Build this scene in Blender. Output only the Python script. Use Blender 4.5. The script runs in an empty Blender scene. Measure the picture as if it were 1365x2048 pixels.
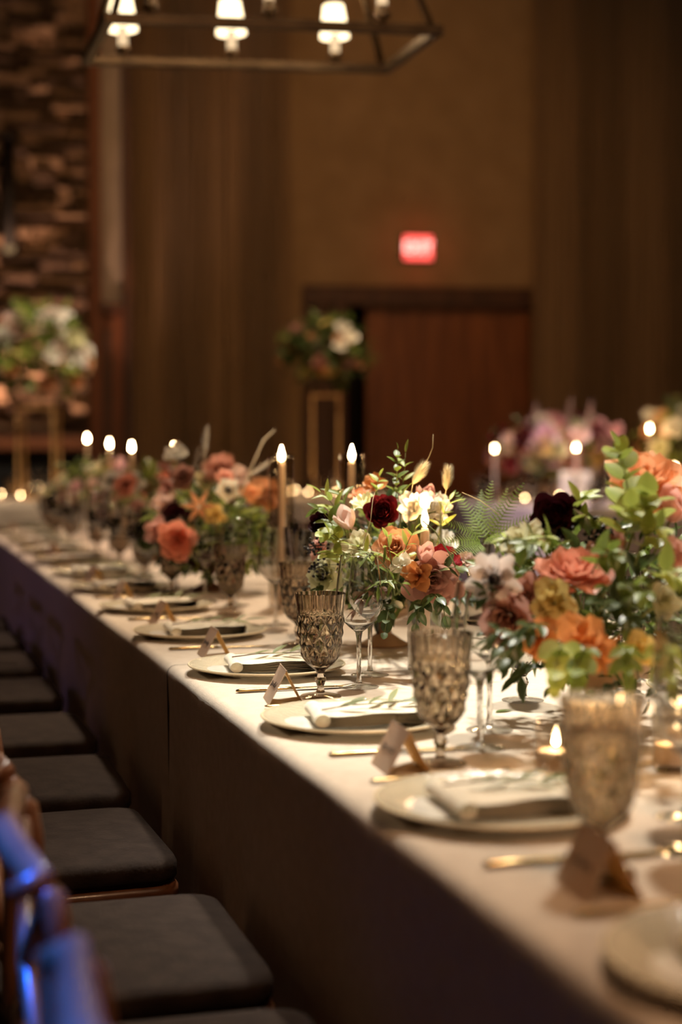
import bpy, bmesh, math, random
from mathutils import Vector, Matrix, Quaternion, Euler
random.seed(7)
PI = math.pi
sc = bpy.context.scene
COL = sc.collection

# ------------------------------------------------------------------ camera
F_PX, CX, CY, HOR = 3100.0, 682.5, 1024.0, 895.0
YAW = math.radians(16.73)
PITCH = math.atan((CY - HOR) / F_PX)
CAM = Vector((0, 0, 1.198))
cd = bpy.data.cameras.new('camera'); cam = bpy.data.objects.new('camera', cd); COL.objects.link(cam)
cam.location = CAM; cam.rotation_euler = (PI / 2 - PITCH, 0, -YAW)
cd.sensor_fit = 'VERTICAL'; cd.sensor_height = 36.0; cd.lens = F_PX / 2048 * 36.0
cd.clip_start = 0.05; cd.clip_end = 100
cd.dof.use_dof = True; cd.dof.focus_distance = 2.86; cd.dof.aperture_fstop = 1.85
sc.camera = cam
R_ = Vector((math.cos(YAW), -math.sin(YAW), 0))
F_ = Vector((math.sin(YAW) * math.cos(PITCH), math.cos(YAW) * math.cos(PITCH), -math.sin(PITCH)))
U_ = Vector((math.sin(YAW) * math.sin(PITCH), math.cos(YAW) * math.sin(PITCH), math.cos(PITCH)))
def at(u, v, d):
    """survey helper: a sighted direction plus a distance gives a point in the room"""
    return CAM + d * (F_ + (u - CX) / F_PX * R_ + (CY - v) / F_PX * U_)

# ------------------------------------------------------------------ world, exposure
w = bpy.data.worlds.new('world'); sc.world = w; w.use_nodes = True
w.node_tree.nodes['Background'].inputs[0].default_value = (0.55, 0.30, 0.18, 1)
w.node_tree.nodes['Background'].inputs[1].default_value = 0.022
sc.view_settings.view_transform = 'Standard'
sc.view_settings.look = 'None'
sc.view_settings.exposure = 0.0
sc.view_settings.gamma = 1.0
sc.view_settings.use_curve_mapping = False
cy = sc.cycles
cy.max_bounces = 9; cy.transparent_max_bounces = 16; cy.transmission_bounces = 9; cy.glossy_bounces = 4; cy.diffuse_bounces = 2
cy.caustics_refractive = True; cy.caustics_reflective = False
cy.sample_clamp_indirect = 3.0; cy.use_denoising = True
cy.blur_glossy = 0.3; cy.use_adaptive_sampling = True; cy.adaptive_threshold = 0.06; cy.adaptive_min_samples = 12; cy.use_light_tree = True

def lamp(kind, name, loc, col, watt, target=None, size=0.05, angle=50, blend=0.5):
    l = bpy.data.lights.new(name, kind); l.color = col; l.energy = watt
    o = bpy.data.objects.new(name, l); COL.objects.link(o); o.location = loc
    if kind == 'SPOT':
        l.spot_size = math.radians(angle); l.spot_blend = blend
    l.shadow_soft_size = size
    if target is not None:
        d = Vector(target) - Vector(loc); o.rotation_euler = d.to_track_quat('-Z', 'Y').to_euler()
    return o
# ceiling pin spots, and one fill spot, over the long table
lamp('SPOT', 'pin_and_fill_spot_near', (2.05, 3.7, 5.0), (1.0, 0.93, 0.78), 1000, (1.02, 2.45, 0.75), 0.13, 34, 0.95)
lamp('SPOT', 'pin_and_fill_spot_near', (1.25, 4.3, 5.0), (1.0, 0.96, 0.84), 1250, (1.10, 2.55, 0.75), 0.13, 22, 0.95)  # second near spot, added to fill the shadow beside the bouquet
lamp('SPOT', 'pin_spot_mid', (1.9, 5.9, 5.0), (1.0, 0.80, 0.58), 1100, (1.0, 4.7, 0.75), 0.13, 36, 0.8)
lamp('SPOT', 'pin_spot_far', (1.9, 8.6, 5.0), (1.0, 0.74, 0.56), 900, (1.0, 7.2, 0.75), 0.13, 38, 0.8)
# unseen warm fill lights, added around the camera and the table
for k, (x, y, z, wt) in enumerate(((2.6, -2.6, 3.0, 185), (-3.4, 3.0, 3.6, 12), (0.80, 0.95, 3.2, 85), (5.2, 3.4, 3.2, 36), (-3.0, 8.6, 3.6, 10))):
    lamp('POINT', 'warm_fill_light', (x, y, z), (1.0, 0.57, 0.30), wt, size=0.22)
# grid of small unseen lights overhead, added for glints on the glass
for x in (0.0, 2.2, 4.6):
    for y in (-0.5, 3.0, 6.5, 10.0):
        lamp('POINT', 'glint_light', (x, y, 5.4), (1.0, 0.82, 0.62), 3.2, size=0.03)
# coloured dance-floor lights left of the table
lamp('SPOT', 'violet_uplight', (-2.6, 6.2, 1.9), (0.55, 0.36, 1.0), 16, (0.7, 6.2, 0.75), 0.08, 70, 0.8)
lamp('SPOT', 'blue_spot', (-0.55, 0.95, 2.35), (0.01, 0.12, 1.0), 1500, (0.150, 1.16, 0.79), 0.03, 10, 0.3)
lamp('SPOT', 'blue_spot', (-0.55, 1.45, 2.35), (0.01, 0.12, 1.0), 1400, (0.125, 1.60, 0.79), 0.03, 9, 0.3)
# wall washer, violet spot, and spots added to brighten the guest-table flowers
lamp('SPOT', 'wall_washer', (2.8, 7.5, 6.4), (1.0, 0.46, 0.15), 440, (4.9, 16.6, 3.2), 0.3, 62, 0.95)
lamp('SPOT', 'room_spot_right', (5.6, 9.4, 5.2), (1.0, 0.76, 0.70), 900, (5.2, 11.5, 1.0), 0.12, 38, 0.8)
lamp('SPOT', 'violet_spot_right', (4.2, 9.2, 2.6), (0.55, 0.45, 1.0), 60, (5.2, 11.2, 0.6), 0.1, 46, 0.8)
lamp('SPOT', 'room_spot_left', (2.2, 11.2, 5.2), (1.0, 0.80, 0.58), 1000, (1.33, 13.3, 1.7), 0.12, 40, 0.8)
lamp('SPOT', 'room_spot_centre', (4.3, 11.6, 5.2), (1.0, 0.76, 0.50), 640, (3.95, 13.6, 1.8), 0.12, 36, 0.8)
lamp('SPOT', 'room_spot_edge', (6.2, 8.0, 5.2), (1.0, 0.76, 0.50), 330, (5.5, 9.9, 0.9), 0.12, 36, 0.8)

# ------------------------------------------------------------------ materials
MATS = {}
def srgb(r, g, b):
    f = lambda c: (c / 255 / 12.92) if c / 255 <= 0.04045 else ((c / 255 + 0.055) / 1.055) ** 2.4
    return (f(r), f(g), f(b), 1)
def new_mat(name):
    m = bpy.data.materials.new(name); m.use_nodes = True; MATS[name] = m
    nt = m.node_tree; nt.nodes.clear()
    out = nt.nodes.new('ShaderNodeOutputMaterial')
    return m, nt, out
def N(nt, t, **kw):
    n = nt.nodes.new(t)
    for k, v in kw.items(): setattr(n, k, v)
    return n
def pbr(name, col, col2=None, rough=0.5, metal=0.0, scale=20, bump=0.0, bscale=None, spec=0.5, stretch=(1, 1, 1),
        sheen=0.0, coat=0.0, emit=None, estr=0.0, detail=4, ramp=(0.35, 0.65), wave=False):
    m, nt, out = new_mat(name)
    p = N(nt, 'ShaderNodeBsdfPrincipled')
    p.inputs['Roughness'].default_value = rough; p.inputs['Metallic'].default_value = metal
    p.inputs['Specular IOR Level'].default_value = spec
    p.inputs['Sheen Weight'].default_value = sheen; p.inputs['Coat Weight'].default_value = coat
    nt.links.new(p.outputs[0], out.inputs[0])
    tc = N(nt, 'ShaderNodeTexCoord'); mp = N(nt, 'ShaderNodeMapping'); mp.inputs['Scale'].default_value = stretch
    nt.links.new(tc.outputs['Object'], mp.inputs[0])
    no = N(nt, 'ShaderNodeTexNoise'); no.inputs['Scale'].default_value = scale; no.inputs['Detail'].default_value = detail
    nt.links.new(mp.outputs[0], no.inputs['Vector'])
    cr = N(nt, 'ShaderNodeValToRGB')
    c2 = col2 or tuple(min(1, c * 1.25) for c in col[:3]) + (1,)
    cr.color_ramp.elements[0].color = col; cr.color_ramp.elements[1].color = c2
    cr.color_ramp.elements[0].position, cr.color_ramp.elements[1].position = ramp
    nt.links.new(no.outputs[0], cr.inputs[0]); nt.links.new(cr.outputs[0], p.inputs['Base Color'])
    if bump:
        n2 = N(nt, 'ShaderNodeTexNoise'); n2.inputs['Scale'].default_value = bscale or scale * 3; n2.inputs['Detail'].default_value = 3
        nt.links.new(mp.outputs[0], n2.inputs['Vector'])
        b = N(nt, 'ShaderNodeBump'); b.inputs['Strength'].default_value = bump; b.inputs['Distance'].default_value = 0.01
        nt.links.new(n2.outputs[0], b.inputs['Height']); nt.links.new(b.outputs[0], p.inputs['Normal'])
    if emit:
        p.inputs['Emission Color'].default_value = emit; p.inputs['Emission Strength'].default_value = estr
    return m
def plant(name, c0, c1, trans=0.35, rough=0.45, spec=0.3, rnd=0.25):
    """petal / leaf: colour runs along the 'tint' attribute, part of the light passes through"""
    m, nt, out = new_mat(name)
    a = N(nt, 'ShaderNodeAttribute', attribute_name='tint')
    oi = N(nt, 'ShaderNodeObjectInfo')
    cr = N(nt, 'ShaderNodeValToRGB'); cr.color_ramp.elements[0].color = c0; cr.color_ramp.elements[1].color = c1
    nt.links.new(a.outputs['Fac'], cr.inputs[0])
    hs = N(nt, 'ShaderNodeHueSaturation')
    mr = N(nt, 'ShaderNodeMapRange'); mr.inputs[3].default_value = 1 - rnd; mr.inputs[4].default_value = 1 + rnd
    nt.links.new(oi.outputs['Random'], mr.inputs[0]); nt.links.new(mr.outputs[0], hs.inputs['Value'])
    nt.links.new(cr.outputs[0], hs.inputs['Color'])
    p = N(nt, 'ShaderNodeBsdfPrincipled'); p.inputs['Roughness'].default_value = rough; p.inputs['Specular IOR Level'].default_value = spec
    t = N(nt, 'ShaderNodeBsdfTranslucent'); mx = N(nt, 'ShaderNodeMixShader'); mx.inputs[0].default_value = trans
    nt.links.new(hs.outputs[0], p.inputs['Base Color']); nt.links.new(hs.outputs[0], t.inputs[0])
    nt.links.new(p.outputs[0], mx.inputs[1]); nt.links.new(t.outputs[0], mx.inputs[2]); nt.links.new(mx.outputs[0], out.inputs[0])
    return m
def thin_glass(name, tint=(0.97, 0.97, 0.96, 1), ior=1.5, rough=0.02):
    m, nt, out = new_mat(name)
    tr = N(nt, 'ShaderNodeBsdfTransparent'); tr.inputs[0].default_value = tint
    gl = N(nt, 'ShaderNodeBsdfGlossy'); gl.inputs['Roughness'].default_value = rough
    lw = N(nt, 'ShaderNodeLayerWeight'); lw.inputs[0].default_value = 0.5
    pw = N(nt, 'ShaderNodeMath', operation='POWER'); pw.inputs[1].default_value = 3.5
    fr = N(nt, 'ShaderNodeMath', operation='MULTIPLY_ADD'); fr.inputs[1].default_value = 0.80; fr.inputs[2].default_value = 0.075
    nt.links.new(lw.outputs['Facing'], pw.inputs[0]); nt.links.new(pw.outputs[0], fr.inputs[0])
    mx = N(nt, 'ShaderNodeMixShader')
    nt.links.new(fr.outputs[0], mx.inputs[0]); nt.links.new(tr.outputs[0], mx.inputs[1]); nt.links.new(gl.outputs[0], mx.inputs[2])
    nt.links.new(mx.outputs[0], out.inputs[0])
    return m
def cut_glass(name, tint, clear=0.3):
    m, nt, out = new_mat(name)
    g = N(nt, 'ShaderNodeBsdfGlass'); g.inputs['Color'].default_value = tint; g.inputs['IOR'].default_value = 1.33 if name == 'water' else 1.5; g.inputs['Roughness'].default_value = 0.0
    tr = N(nt, 'ShaderNodeBsdfTransparent'); tr.inputs[0].default_value = tint
    mx = N(nt, 'ShaderNodeMixShader'); mx.inputs[0].default_value = clear
    nt.links.new(g.outputs[0], mx.inputs[1]); nt.links.new(tr.outputs[0], mx.inputs[2]); nt.links.new(mx.outputs[0], out.inputs[0])
    return m
def emitter(name, col, strength):
    m, nt, out = new_mat(name)
    e = N(nt, 'ShaderNodeEmission'); e.inputs[0].default_value = col; e.inputs[1].default_value = strength
    nt.links.new(e.outputs[0], out.inputs[0]); return m

pbr('wall_paint', (0.40, 0.28, 0.155, 1), (0.46, 0.33, 0.19, 1), 0.85, scale=3, bump=0.1, bscale=60)
pbr('carpet', (0.030, 0.020, 0.016, 1), (0.055, 0.036, 0.026, 1), 0.95, scale=6, bump=0.3, bscale=200)
pbr('ceiling_dark', (0.05, 0.035, 0.025, 1), None, 0.9, scale=4)
pbr('curtain_cloth', (0.20, 0.135, 0.078, 1), (0.42, 0.29, 0.17, 1), 0.9, scale=16, stretch=(4, 4, 0.01), sheen=0.2)
pbr('door_wood', (0.20, 0.062, 0.020, 1), (0.36, 0.125, 0.042, 1), 0.45, scale=4, stretch=(3, 3, 0.25), bump=0.05)
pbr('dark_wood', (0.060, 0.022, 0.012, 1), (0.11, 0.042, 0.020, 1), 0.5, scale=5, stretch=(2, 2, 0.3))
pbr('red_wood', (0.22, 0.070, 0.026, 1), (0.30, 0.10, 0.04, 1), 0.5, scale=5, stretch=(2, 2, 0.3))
pbr('shade_black', (0.008, 0.007, 0.007, 1), None, 0.9)
pbr('frosted_pane', (0.42, 0.36, 0.31, 1), (0.5, 0.43, 0.37, 1), 0.35, scale=2)
pbr('stone', (0.30, 0.19, 0.12, 1), (0.62, 0.43, 0.29, 1), 0.85, scale=7, bump=0.6, bscale=25)
pbr('stone_shaded', (0.05, 0.032, 0.021, 1), (0.17, 0.105, 0.068, 1), 0.9, scale=7, bump=0.6, bscale=25)  # dark copy paints the shade between scattered lit stones
pbr('mortar', (0.035, 0.024, 0.018, 1), None, 0.95, scale=20)
pbr('black_iron', (0.014, 0.012, 0.010, 1), None, 0.5, metal=0.3)
pbr('bronze', (0.085, 0.055, 0.030, 1), (0.12, 0.08, 0.042, 1), 0.42, metal=0.7, scale=12)
pbr('gold', (0.44, 0.30, 0.13, 1), (0.52, 0.36, 0.16, 1), 0.24, metal=1.0, scale=8)
pbr('champagne', (0.74, 0.60, 0.38, 1), (0.80, 0.66, 0.44, 1), 0.45, metal=0.3, scale=8)
pbr('gold_stand', (0.60, 0.34, 0.13, 1), (0.70, 0.42, 0.17, 1), 0.4, metal=0.6, scale=8)
pbr('linen', (0.63, 0.515, 0.405, 1), (0.69, 0.575, 0.46, 1), 0.9, scale=40, bump=0.25, bscale=500, sheen=0.2)
pbr('linen_pale', (0.64, 0.56, 0.55, 1), (0.70, 0.61, 0.60, 1), 0.9, scale=30, sheen=0.2)
pbr('napkin_white', (0.80, 0.71, 0.56, 1), (0.86, 0.77, 0.62, 1), 0.9, scale=60, bump=0.25, bscale=700, sheen=0.2)
pbr('porcelain', (0.80, 0.77, 0.70, 1), None, 0.2, coat=0.4)
pbr('ceramic_tan', (0.42, 0.26, 0.14, 1), (0.5, 0.32, 0.18, 1), 0.6, scale=12, bump=0.1)
pbr('wax_ivory', (0.86, 0.66, 0.48, 1), (0.90, 0.72, 0.54, 1), 0.5, scale=15)
pbr('wick', (0.02, 0.015, 0.012, 1), None, 0.9)
pbr('chair_wood', (0.085, 0.030, 0.012, 1), (0.15, 0.055, 0.022, 1), 0.38, scale=9, stretch=(1, 1, 0.3), coat=0.2)
pbr('cushion', (0.020, 0.012, 0.009, 1), (0.030, 0.019, 0.014, 1), 0.85, scale=30, bump=0.15, bscale=150, spec=0.12)
pbr('ink', (0.06, 0.04, 0.035, 1), None, 0.7)
pbr('sign_housing', (0.05, 0.02, 0.015, 1), None, 0.5)
pbr('seed_black', (0.012, 0.008, 0.010, 1), None, 0.3)
pbr('steel_clear', (0.6, 0.6, 0.6, 1), None, 0.2, metal=1)
emitter('flame', (1.0, 0.70, 0.36, 1), 90.0)
emitter('lamp_shade', (1.0, 0.78, 0.46, 1), 3.6)
emitter('lamp_sleeve', (1.0, 0.70, 0.40, 1), 1.05)
emitter('sconce_glow', (1.0, 0.62, 0.30, 1), 0.30)
emitter('exit_red', (1.0, 0.10, 0.08, 1), 2.4)
emitter('exit_letter', (1.0, 0.40, 0.34, 1), 4.0)
emitter('screen_blue', (0.25, 0.42, 0.55, 1), 0.22)
cut_glass('clear_glass', (0.99, 0.99, 0.985, 1), 0.0)
thin_glass('foot_glass', (0.97, 0.97, 0.96, 1), rough=0.06)
thin_glass('smoke_foot', (0.74, 0.67, 0.60, 1), rough=0.05)
thin_glass('hurricane_glass', (0.93, 0.90, 0.86, 1), 1.45, 0.02)
cut_glass('smoke_glass', (0.91, 0.86, 0.795, 1), 0.0)
cut_glass('crystal', (0.96, 0.96, 0.95, 1), 0.0)
cut_glass('water', (0.99, 0.985, 0.97, 1), 0.0)
# pebbled glass charger
def charger_mat():
    m, nt, out = new_mat('pebbled_glass')
    p = N(nt, 'ShaderNodeBsdfPrincipled'); p.inputs['Base Color'].default_value = (0.70, 0.62, 0.46, 1)
    p.inputs['Roughness'].default_value = 0.16; p.inputs['Specular IOR Level'].default_value = 0.8
    tc = N(nt, 'ShaderNodeTexCoord'); v = N(nt, 'ShaderNodeTexVoronoi'); v.inputs['Scale'].default_value = 190
    nt.links.new(tc.outputs['Object'], v.inputs['Vector'])
    b = N(nt, 'ShaderNodeBump'); b.inputs['Strength'].default_value = 0.6; b.inputs['Distance'].default_value = 0.002
    nt.links.new(v.outputs[0], b.inputs['Height']); nt.links.new(b.outputs[0], p.inputs['Normal'])
    t = N(nt, 'ShaderNodeBsdfTransparent'); t.inputs[0].default_value = (0.95, 0.9, 0.8, 1)
    mx = N(nt, 'ShaderNodeMixShader'); mx.inputs[0].default_value = 0.25
    nt.links.new(p.outputs[0], mx.inputs[1]); nt.links.new(t.outputs[0], mx.inputs[2]); nt.links.new(mx.outputs[0], out.inputs[0])
charger_mat()
def paper_mat():
    m, nt, out = new_mat('card_paper')
    d = N(nt, 'ShaderNodeBsdfDiffuse'); t = N(nt, 'ShaderNodeBsdfTranslucent'); mx = N(nt, 'ShaderNodeMixShader'); mx.inputs[0].default_value = 0.45
    no = N(nt, 'ShaderNodeTexNoise'); no.inputs['Scale'].default_value = 90
    cr = N(nt, 'ShaderNodeValToRGB'); cr.color_ramp.elements[0].color = (0.62, 0.50, 0.40, 1); cr.color_ramp.elements[1].color = (0.70, 0.58, 0.47, 1)
    nt.links.new(no.outputs[0], cr.inputs[0]); nt.links.new(cr.outputs[0], d.inputs[0])
    t.inputs[0].default_value = (0.82, 0.58, 0.26, 1)
    nt.links.new(d.outputs[0], mx.inputs[1]); nt.links.new(t.outputs[0], mx.inputs[2]); nt.links.new(mx.outputs[0], out.inputs[0])
paper_mat()
G = lambda r, g, b: (r, g, b, 1)
plant('petal_peach', G(0.80, 0.33, 0.14), G(0.88, 0.48, 0.26))
plant('petal_orange', G(0.62, 0.20, 0.055), G(0.80, 0.36, 0.13))
plant('petal_burgundy', G(0.045, 0.004, 0.006), G(0.16, 0.012, 0.016), 0.15)
plant('petal_dark', G(0.020, 0.003, 0.006), G(0.055, 0.007, 0.011), 0.1)
plant('petal_crimson', G(0.13, 0.006, 0.012), G(0.32, 0.02, 0.03), 0.2)
plant('petal_pink', G(0.72, 0.36, 0.28), G(0.86, 0.50, 0.42))
plant('petal_blush', G(0.78, 0.55, 0.47), G(0.88, 0.68, 0.60))
plant('petal_dusty', G(0.42, 0.19, 0.14), G(0.60, 0.32, 0.25))
plant('petal_white', G(0.80, 0.76, 0.60), G(0.92, 0.88, 0.80), 0.3)
plant('petal_shell', G(0.74, 0.60, 0.54), G(0.90, 0.80, 0.74), 0.3)
plant('petal_cream', G(0.62, 0.62, 0.30), G(0.84, 0.80, 0.56))
plant('petal_yellow', G(0.66, 0.46, 0.12), G(0.80, 0.62, 0.24))
plant('petal_coral', G(0.72, 0.22, 0.13), G(0.86, 0.38, 0.26))
plant('petal_mauve', G(0.60, 0.36, 0.44), G(0.78, 0.54, 0.58))
plant('leaf_mid', G(0.105, 0.155, 0.026), G(0.190, 0.245, 0.045), 0.35, 0.4, 0.4)
plant('leaf_light', G(0.26, 0.32, 0.055), G(0.40, 0.45, 0.10), 0.4, 0.4, 0.4)
plant('leaf_dark', G(0.040, 0.068, 0.020), G(0.080, 0.110, 0.030), 0.25, 0.35, 0.5)
plant('leaf_olive', G(0.14, 0.16, 0.055), G(0.24, 0.26, 0.11), 0.2, 0.5, 0.3)
plant('leaf_bronze', G(0.12, 0.045, 0.025), G(0.20, 0.085, 0.040), 0.25)
plant('fern_green', G(0.12, 0.20, 0.030), G(0.22, 0.31, 0.055), 0.4, 0.5, 0.3)
plant('stem_green', G(0.16, 0.18, 0.05), G(0.22, 0.24, 0.08), 0.1)
plant('grass_tan', G(0.52, 0.42, 0.24), G(0.74, 0.64, 0.42), 0.4, 0.8, 0.1)

# ------------------------------------------------------------------ mesh kit
SHARP = {'smoke_glass', 'crystal', 'clear_glass', 'hurricane_glass', 'water', 'pebbled_glass', 'champagne', 'porcelain', 'ceramic_tan', 'linen_pale', 'dark_wood'}
class MB:
    def __init__(s): s.v = []; s.f = []; s.t = []
    def add(s, verts, faces, tint=None, mat=None):
        o = len(s.v)
        for i, p in enumerate(verts):
            p = Vector(p)
            s.v.append(tuple(mat @ p) if mat is not None else tuple(p))
            s.t.append(tint[i] if tint else 0.5)
        s.f += [tuple(o + k for k in f) for f in faces]
        return s
    def merge(s, m, mat=None):
        return s.add(m.v, m.f, m.t, mat)
    def grid(s, rows, tint=None, closed=False, mat=None):
        n = len(rows[0]); vs = [p for r in rows for p in r]; fs = []
        for i in range(len(rows) - 1):
            for j in range(n if closed else n - 1):
                k = (j + 1) % n
                fs.append((i * n + j, i * n + k, (i + 1) * n + k, (i + 1) * n + j))
        return s.add(vs, fs, tint, mat)
    def lathe(s, prof, seg=24, fn=None, cap0=False, cap1=False, mat=None):
        rows = []
        for (r, z) in prof:
            rows.append([((r if fn is None else fn(r, z, 2 * PI * k / seg)) * math.cos(2 * PI * k / seg),
                          (r if fn is None else fn(r, z, 2 * PI * k / seg)) * math.sin(2 * PI * k / seg), z) for k in range(seg)])
        o = len(s.v); s.grid(rows, None, True, mat)
        if cap0: s.f.append(tuple(o + k for k in reversed(range(seg))))
        if cap1: s.f.append(tuple(o + (len(prof) - 1) * seg + k for k in range(seg)))
        return s
    def tube(s, pts, rad, seg=6, mat=None, cap=True):
        pts = [Vector(p) for p in pts]; rows = []
        rad = rad if isinstance(rad, (list, tuple)) else [rad] * len(pts)
        ref = None
        for i, p in enumerate(pts):
            d = (pts[min(i + 1, len(pts) - 1)] - pts[max(i - 1, 0)]).normalized()
            if ref is None:
                ref = d.cross(Vector((0, 0, 1)) if abs(d.z) < 0.9 else Vector((1, 0, 0))).normalized()
            else:
                ref = (ref - d * ref.dot(d)).normalized()
            b = d.cross(ref)
            rows.append([p + rad[i] * (math.cos(2 * PI * k / seg) * ref + math.sin(2 * PI * k / seg) * b) for k in range(seg)])
        o = len(s.v); s.grid(rows, None, True, mat)
        if cap:
            s.f.append(tuple(o + k for k in reversed(range(seg)))); s.f.append(tuple(o + (len(rows) - 1) * seg + k for k in range(seg)))
        return s
    def box(s, c, d, mat=None, bevel=0.0):
        x, y, z = d[0] / 2, d[1] / 2, d[2] / 2
        if bevel <= 0:
            vs = [(c[0] + a * x, c[1] + b * y, c[2] + e * z) for a in (-1, 1) for b in (-1, 1) for e in (-1, 1)]
            fs = [(0, 1, 3, 2), (4, 6, 7, 5), (0, 4, 5, 1), (2, 3, 7, 6), (0, 2, 6, 4), (1, 5, 7, 3)]
            return s.add(vs, fs, None, mat)
        bm = bmesh.new(); bmesh.ops.create_cube(bm, size=1)
        for v in bm.verts: v.co = Vector((c[0] + v.co.x * d[0], c[1] + v.co.y * d[1], c[2] + v.co.z * d[2]))
        bmesh.ops.bevel(bm, geom=list(bm.edges), offset=bevel, segments=2, affect='EDGES', profile=0.6)
        bm.verts.index_update()
        s.add([v.co.copy() for v in bm.verts], [tuple(v.index for v in f.verts) for f in bm.faces], None, mat)
        bm.free(); return s
    def mesh(s, name, material, smooth=True):
        me = bpy.data.meshes.new(name); me.from_pydata(s.v, [], s.f)
        a = me.attributes.new('tint', 'FLOAT', 'POINT'); a.data.foreach_set('value', s.t)
        if smooth: me.polygons.foreach_set('use_smooth', [True] * len(me.polygons))
        me.materials.append(MATS[material]); me.update()
        if smooth and material in SHARP: me.set_sharp_from_angle(angle=math.radians(38))
        return me
    def obj(s, name, material, parent=None, smooth=True, loc=None):
        return put(name, s.mesh(name, material, smooth), parent, loc)
def put(name, me, parent=None, loc=None, mat=None):
    o = bpy.data.objects.new(name, me); COL.objects.link(o)
    if parent is not None: o.parent = parent
    if mat is not None: o.matrix_basis = mat
    if loc is not None: o.location = loc
    return o
def empty(name, loc=(0, 0, 0), rz=0.0):
    o = bpy.data.objects.new(name, None); COL.objects.link(o); o.location = loc; o.rotation_euler = (0, 0, rz); o.empty_display_size = 0.05
    return o
def tag(o, label=None, cat=None, group=None, kind=None):
    if label: o['label'] = label
    if cat: o['category'] = cat
    if group: o['group'] = group
    if kind: o['kind'] = kind
    return o
KIDS = {}
def kids(o):
    return [c for c in bpy.data.objects if c.parent == o] if o.name not in KIDS else KIDS[o.name]
def clone(o, loc=None, rz=None, parent=None, cache={}):
    c = o.copy(); COL.objects.link(c); c.parent = parent
    if loc is not None: c.location = loc
    if rz is not None: c.rotation_euler = (0, 0, rz)
    key = o.name
    if key not in cache: cache[key] = list(o.children)
    for k in cache[key]: clone(k, parent=c)
    return c
ORD = ['nearest', 'second', 'third', 'fourth', 'fifth', 'sixth', 'seventh', 'eighth', 'ninth', 'tenth', 'eleventh', 'twelfth', 'thirteenth', 'fourteenth']
def rot_to(d, spin=0.0):
    d = Vector(d).normalized()
    return d.to_track_quat('Z', 'Y').to_matrix().to_4x4() @ Matrix.Rotation(spin, 4, 'Z')

# ------------------------------------------------------------------ the room (its depth axis is turned a little from the table's)
PHI = math.radians(7.8); ROOM = YAW - PHI
RM = Matrix.Rotation(-ROOM, 4, 'Z')
def rpos(X, D, z): return RM @ Vector((X, D, z))
def RX(u, D):
    r = (u - CX) / F_PX; return D * (r * math.cos(PHI) + math.sin(PHI)) / (math.cos(PHI) - r * math.sin(PHI))
def RZ(u, v, D):
    r = (u - CX) / F_PX; return 1.18 + (HOR - v) / F_PX * D / (math.cos(PHI) - r * math.sin(PHI))
def room(o): o.matrix_basis = RM @ o.matrix_basis; return o
def struct(name, mb, mat, smooth=False, parent=None):
    o = mb.obj(name, mat, parent, smooth)
    if parent is None: room(o); tag(o, kind='structure')
    return o
DW = 17.0
struct('floor', MB().box((2, 6, -0.05), (26, 30, 0.1)), 'carpet')
struct('ceiling', MB().box((2, 6, 7.25), (26, 30, 0.1)), 'ceiling_dark')
xa, xb, zt = RX(690, DW), RX(1063, DW), RZ(830, 604, DW); xp = RX(604, DW)
wb = MB(); wb.box(((xa - 8) / 2 - 0, DW + 0.15, 3.6), (xa + 8, 0.3, 7.2)); wb.box(((xb + 14) / 2, DW + 0.15, 3.6), (14 - xb, 0.3, 7.2))
wb.box(((xa + xb) / 2, DW + 0.15, (zt + 7.2) / 2), (xb - xa, 0.3, 7.2 - zt))
struct('wall_back', wb, 'wall_paint')
struct('wall_corridor', MB().box(((xa + xb) / 2, DW + 1.6, 2), (4, 0.1, 4.2)), 'shade_black')  # near-black colour stands in for the shade of the unlit corridor
# door: dark lintel and jambs, one wide wood leaf of planks drawn part of the way across
fr = MB(); fr.box(((xp + xb + 0.14) / 2, DW - 0.03, zt + 0.06), (xb - xp + 0.14, 0.14, 0.22), bevel=0.01)
fr.box((xa - 0.06, DW - 0.03, zt / 2), (0.14, 0.14, zt), bevel=0.01); fr.box((xb + 0.06, DW - 0.03, zt / 2), (0.14, 0.14, zt), bevel=0.01)
fo = fr.obj('door_1', 'dark_wood', None, False); room(fo); tag(fo, kind='structure')
xl, xr = RX(733, DW + 0.1), RX(1060, DW + 0.1)
lf = MB().box(((xl + xr) / 2, DW + 0.13, (zt - 0.02) / 2), (xr - xl, 0.04, zt - 0.04)).obj('door_leaf', 'door_wood', fo, False)
n = 7
for k in range(n):
    wdt = (xr - xl) / n
    MB().box((xl + wdt * (k + 0.5), DW + 0.10, (zt - 0.04) / 2), (wdt - 0.006, 0.03, zt - 0.06), bevel=0.004).obj('plank', 'door_wood', lf, False)
MB().tube([(xl + 0.10, DW + 0.05, 1.0), (xl + 0.10, DW + 0.03, 1.05), (xl + 0.10, DW + 0.03, 1.4), (xl + 0.10, DW + 0.05, 1.45)], 0.014, 8).obj('handle', 'bronze', lf)
pn = MB().box(((xp + xa) / 2 - 0.07, DW - 0.02, zt / 2 - 0.03), (xa - xp - 0.13, 0.06, zt - 0.06), bevel=0.008).obj('trim_2', 'dark_wood', None, False); room(pn); tag(pn, kind='structure')
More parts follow.
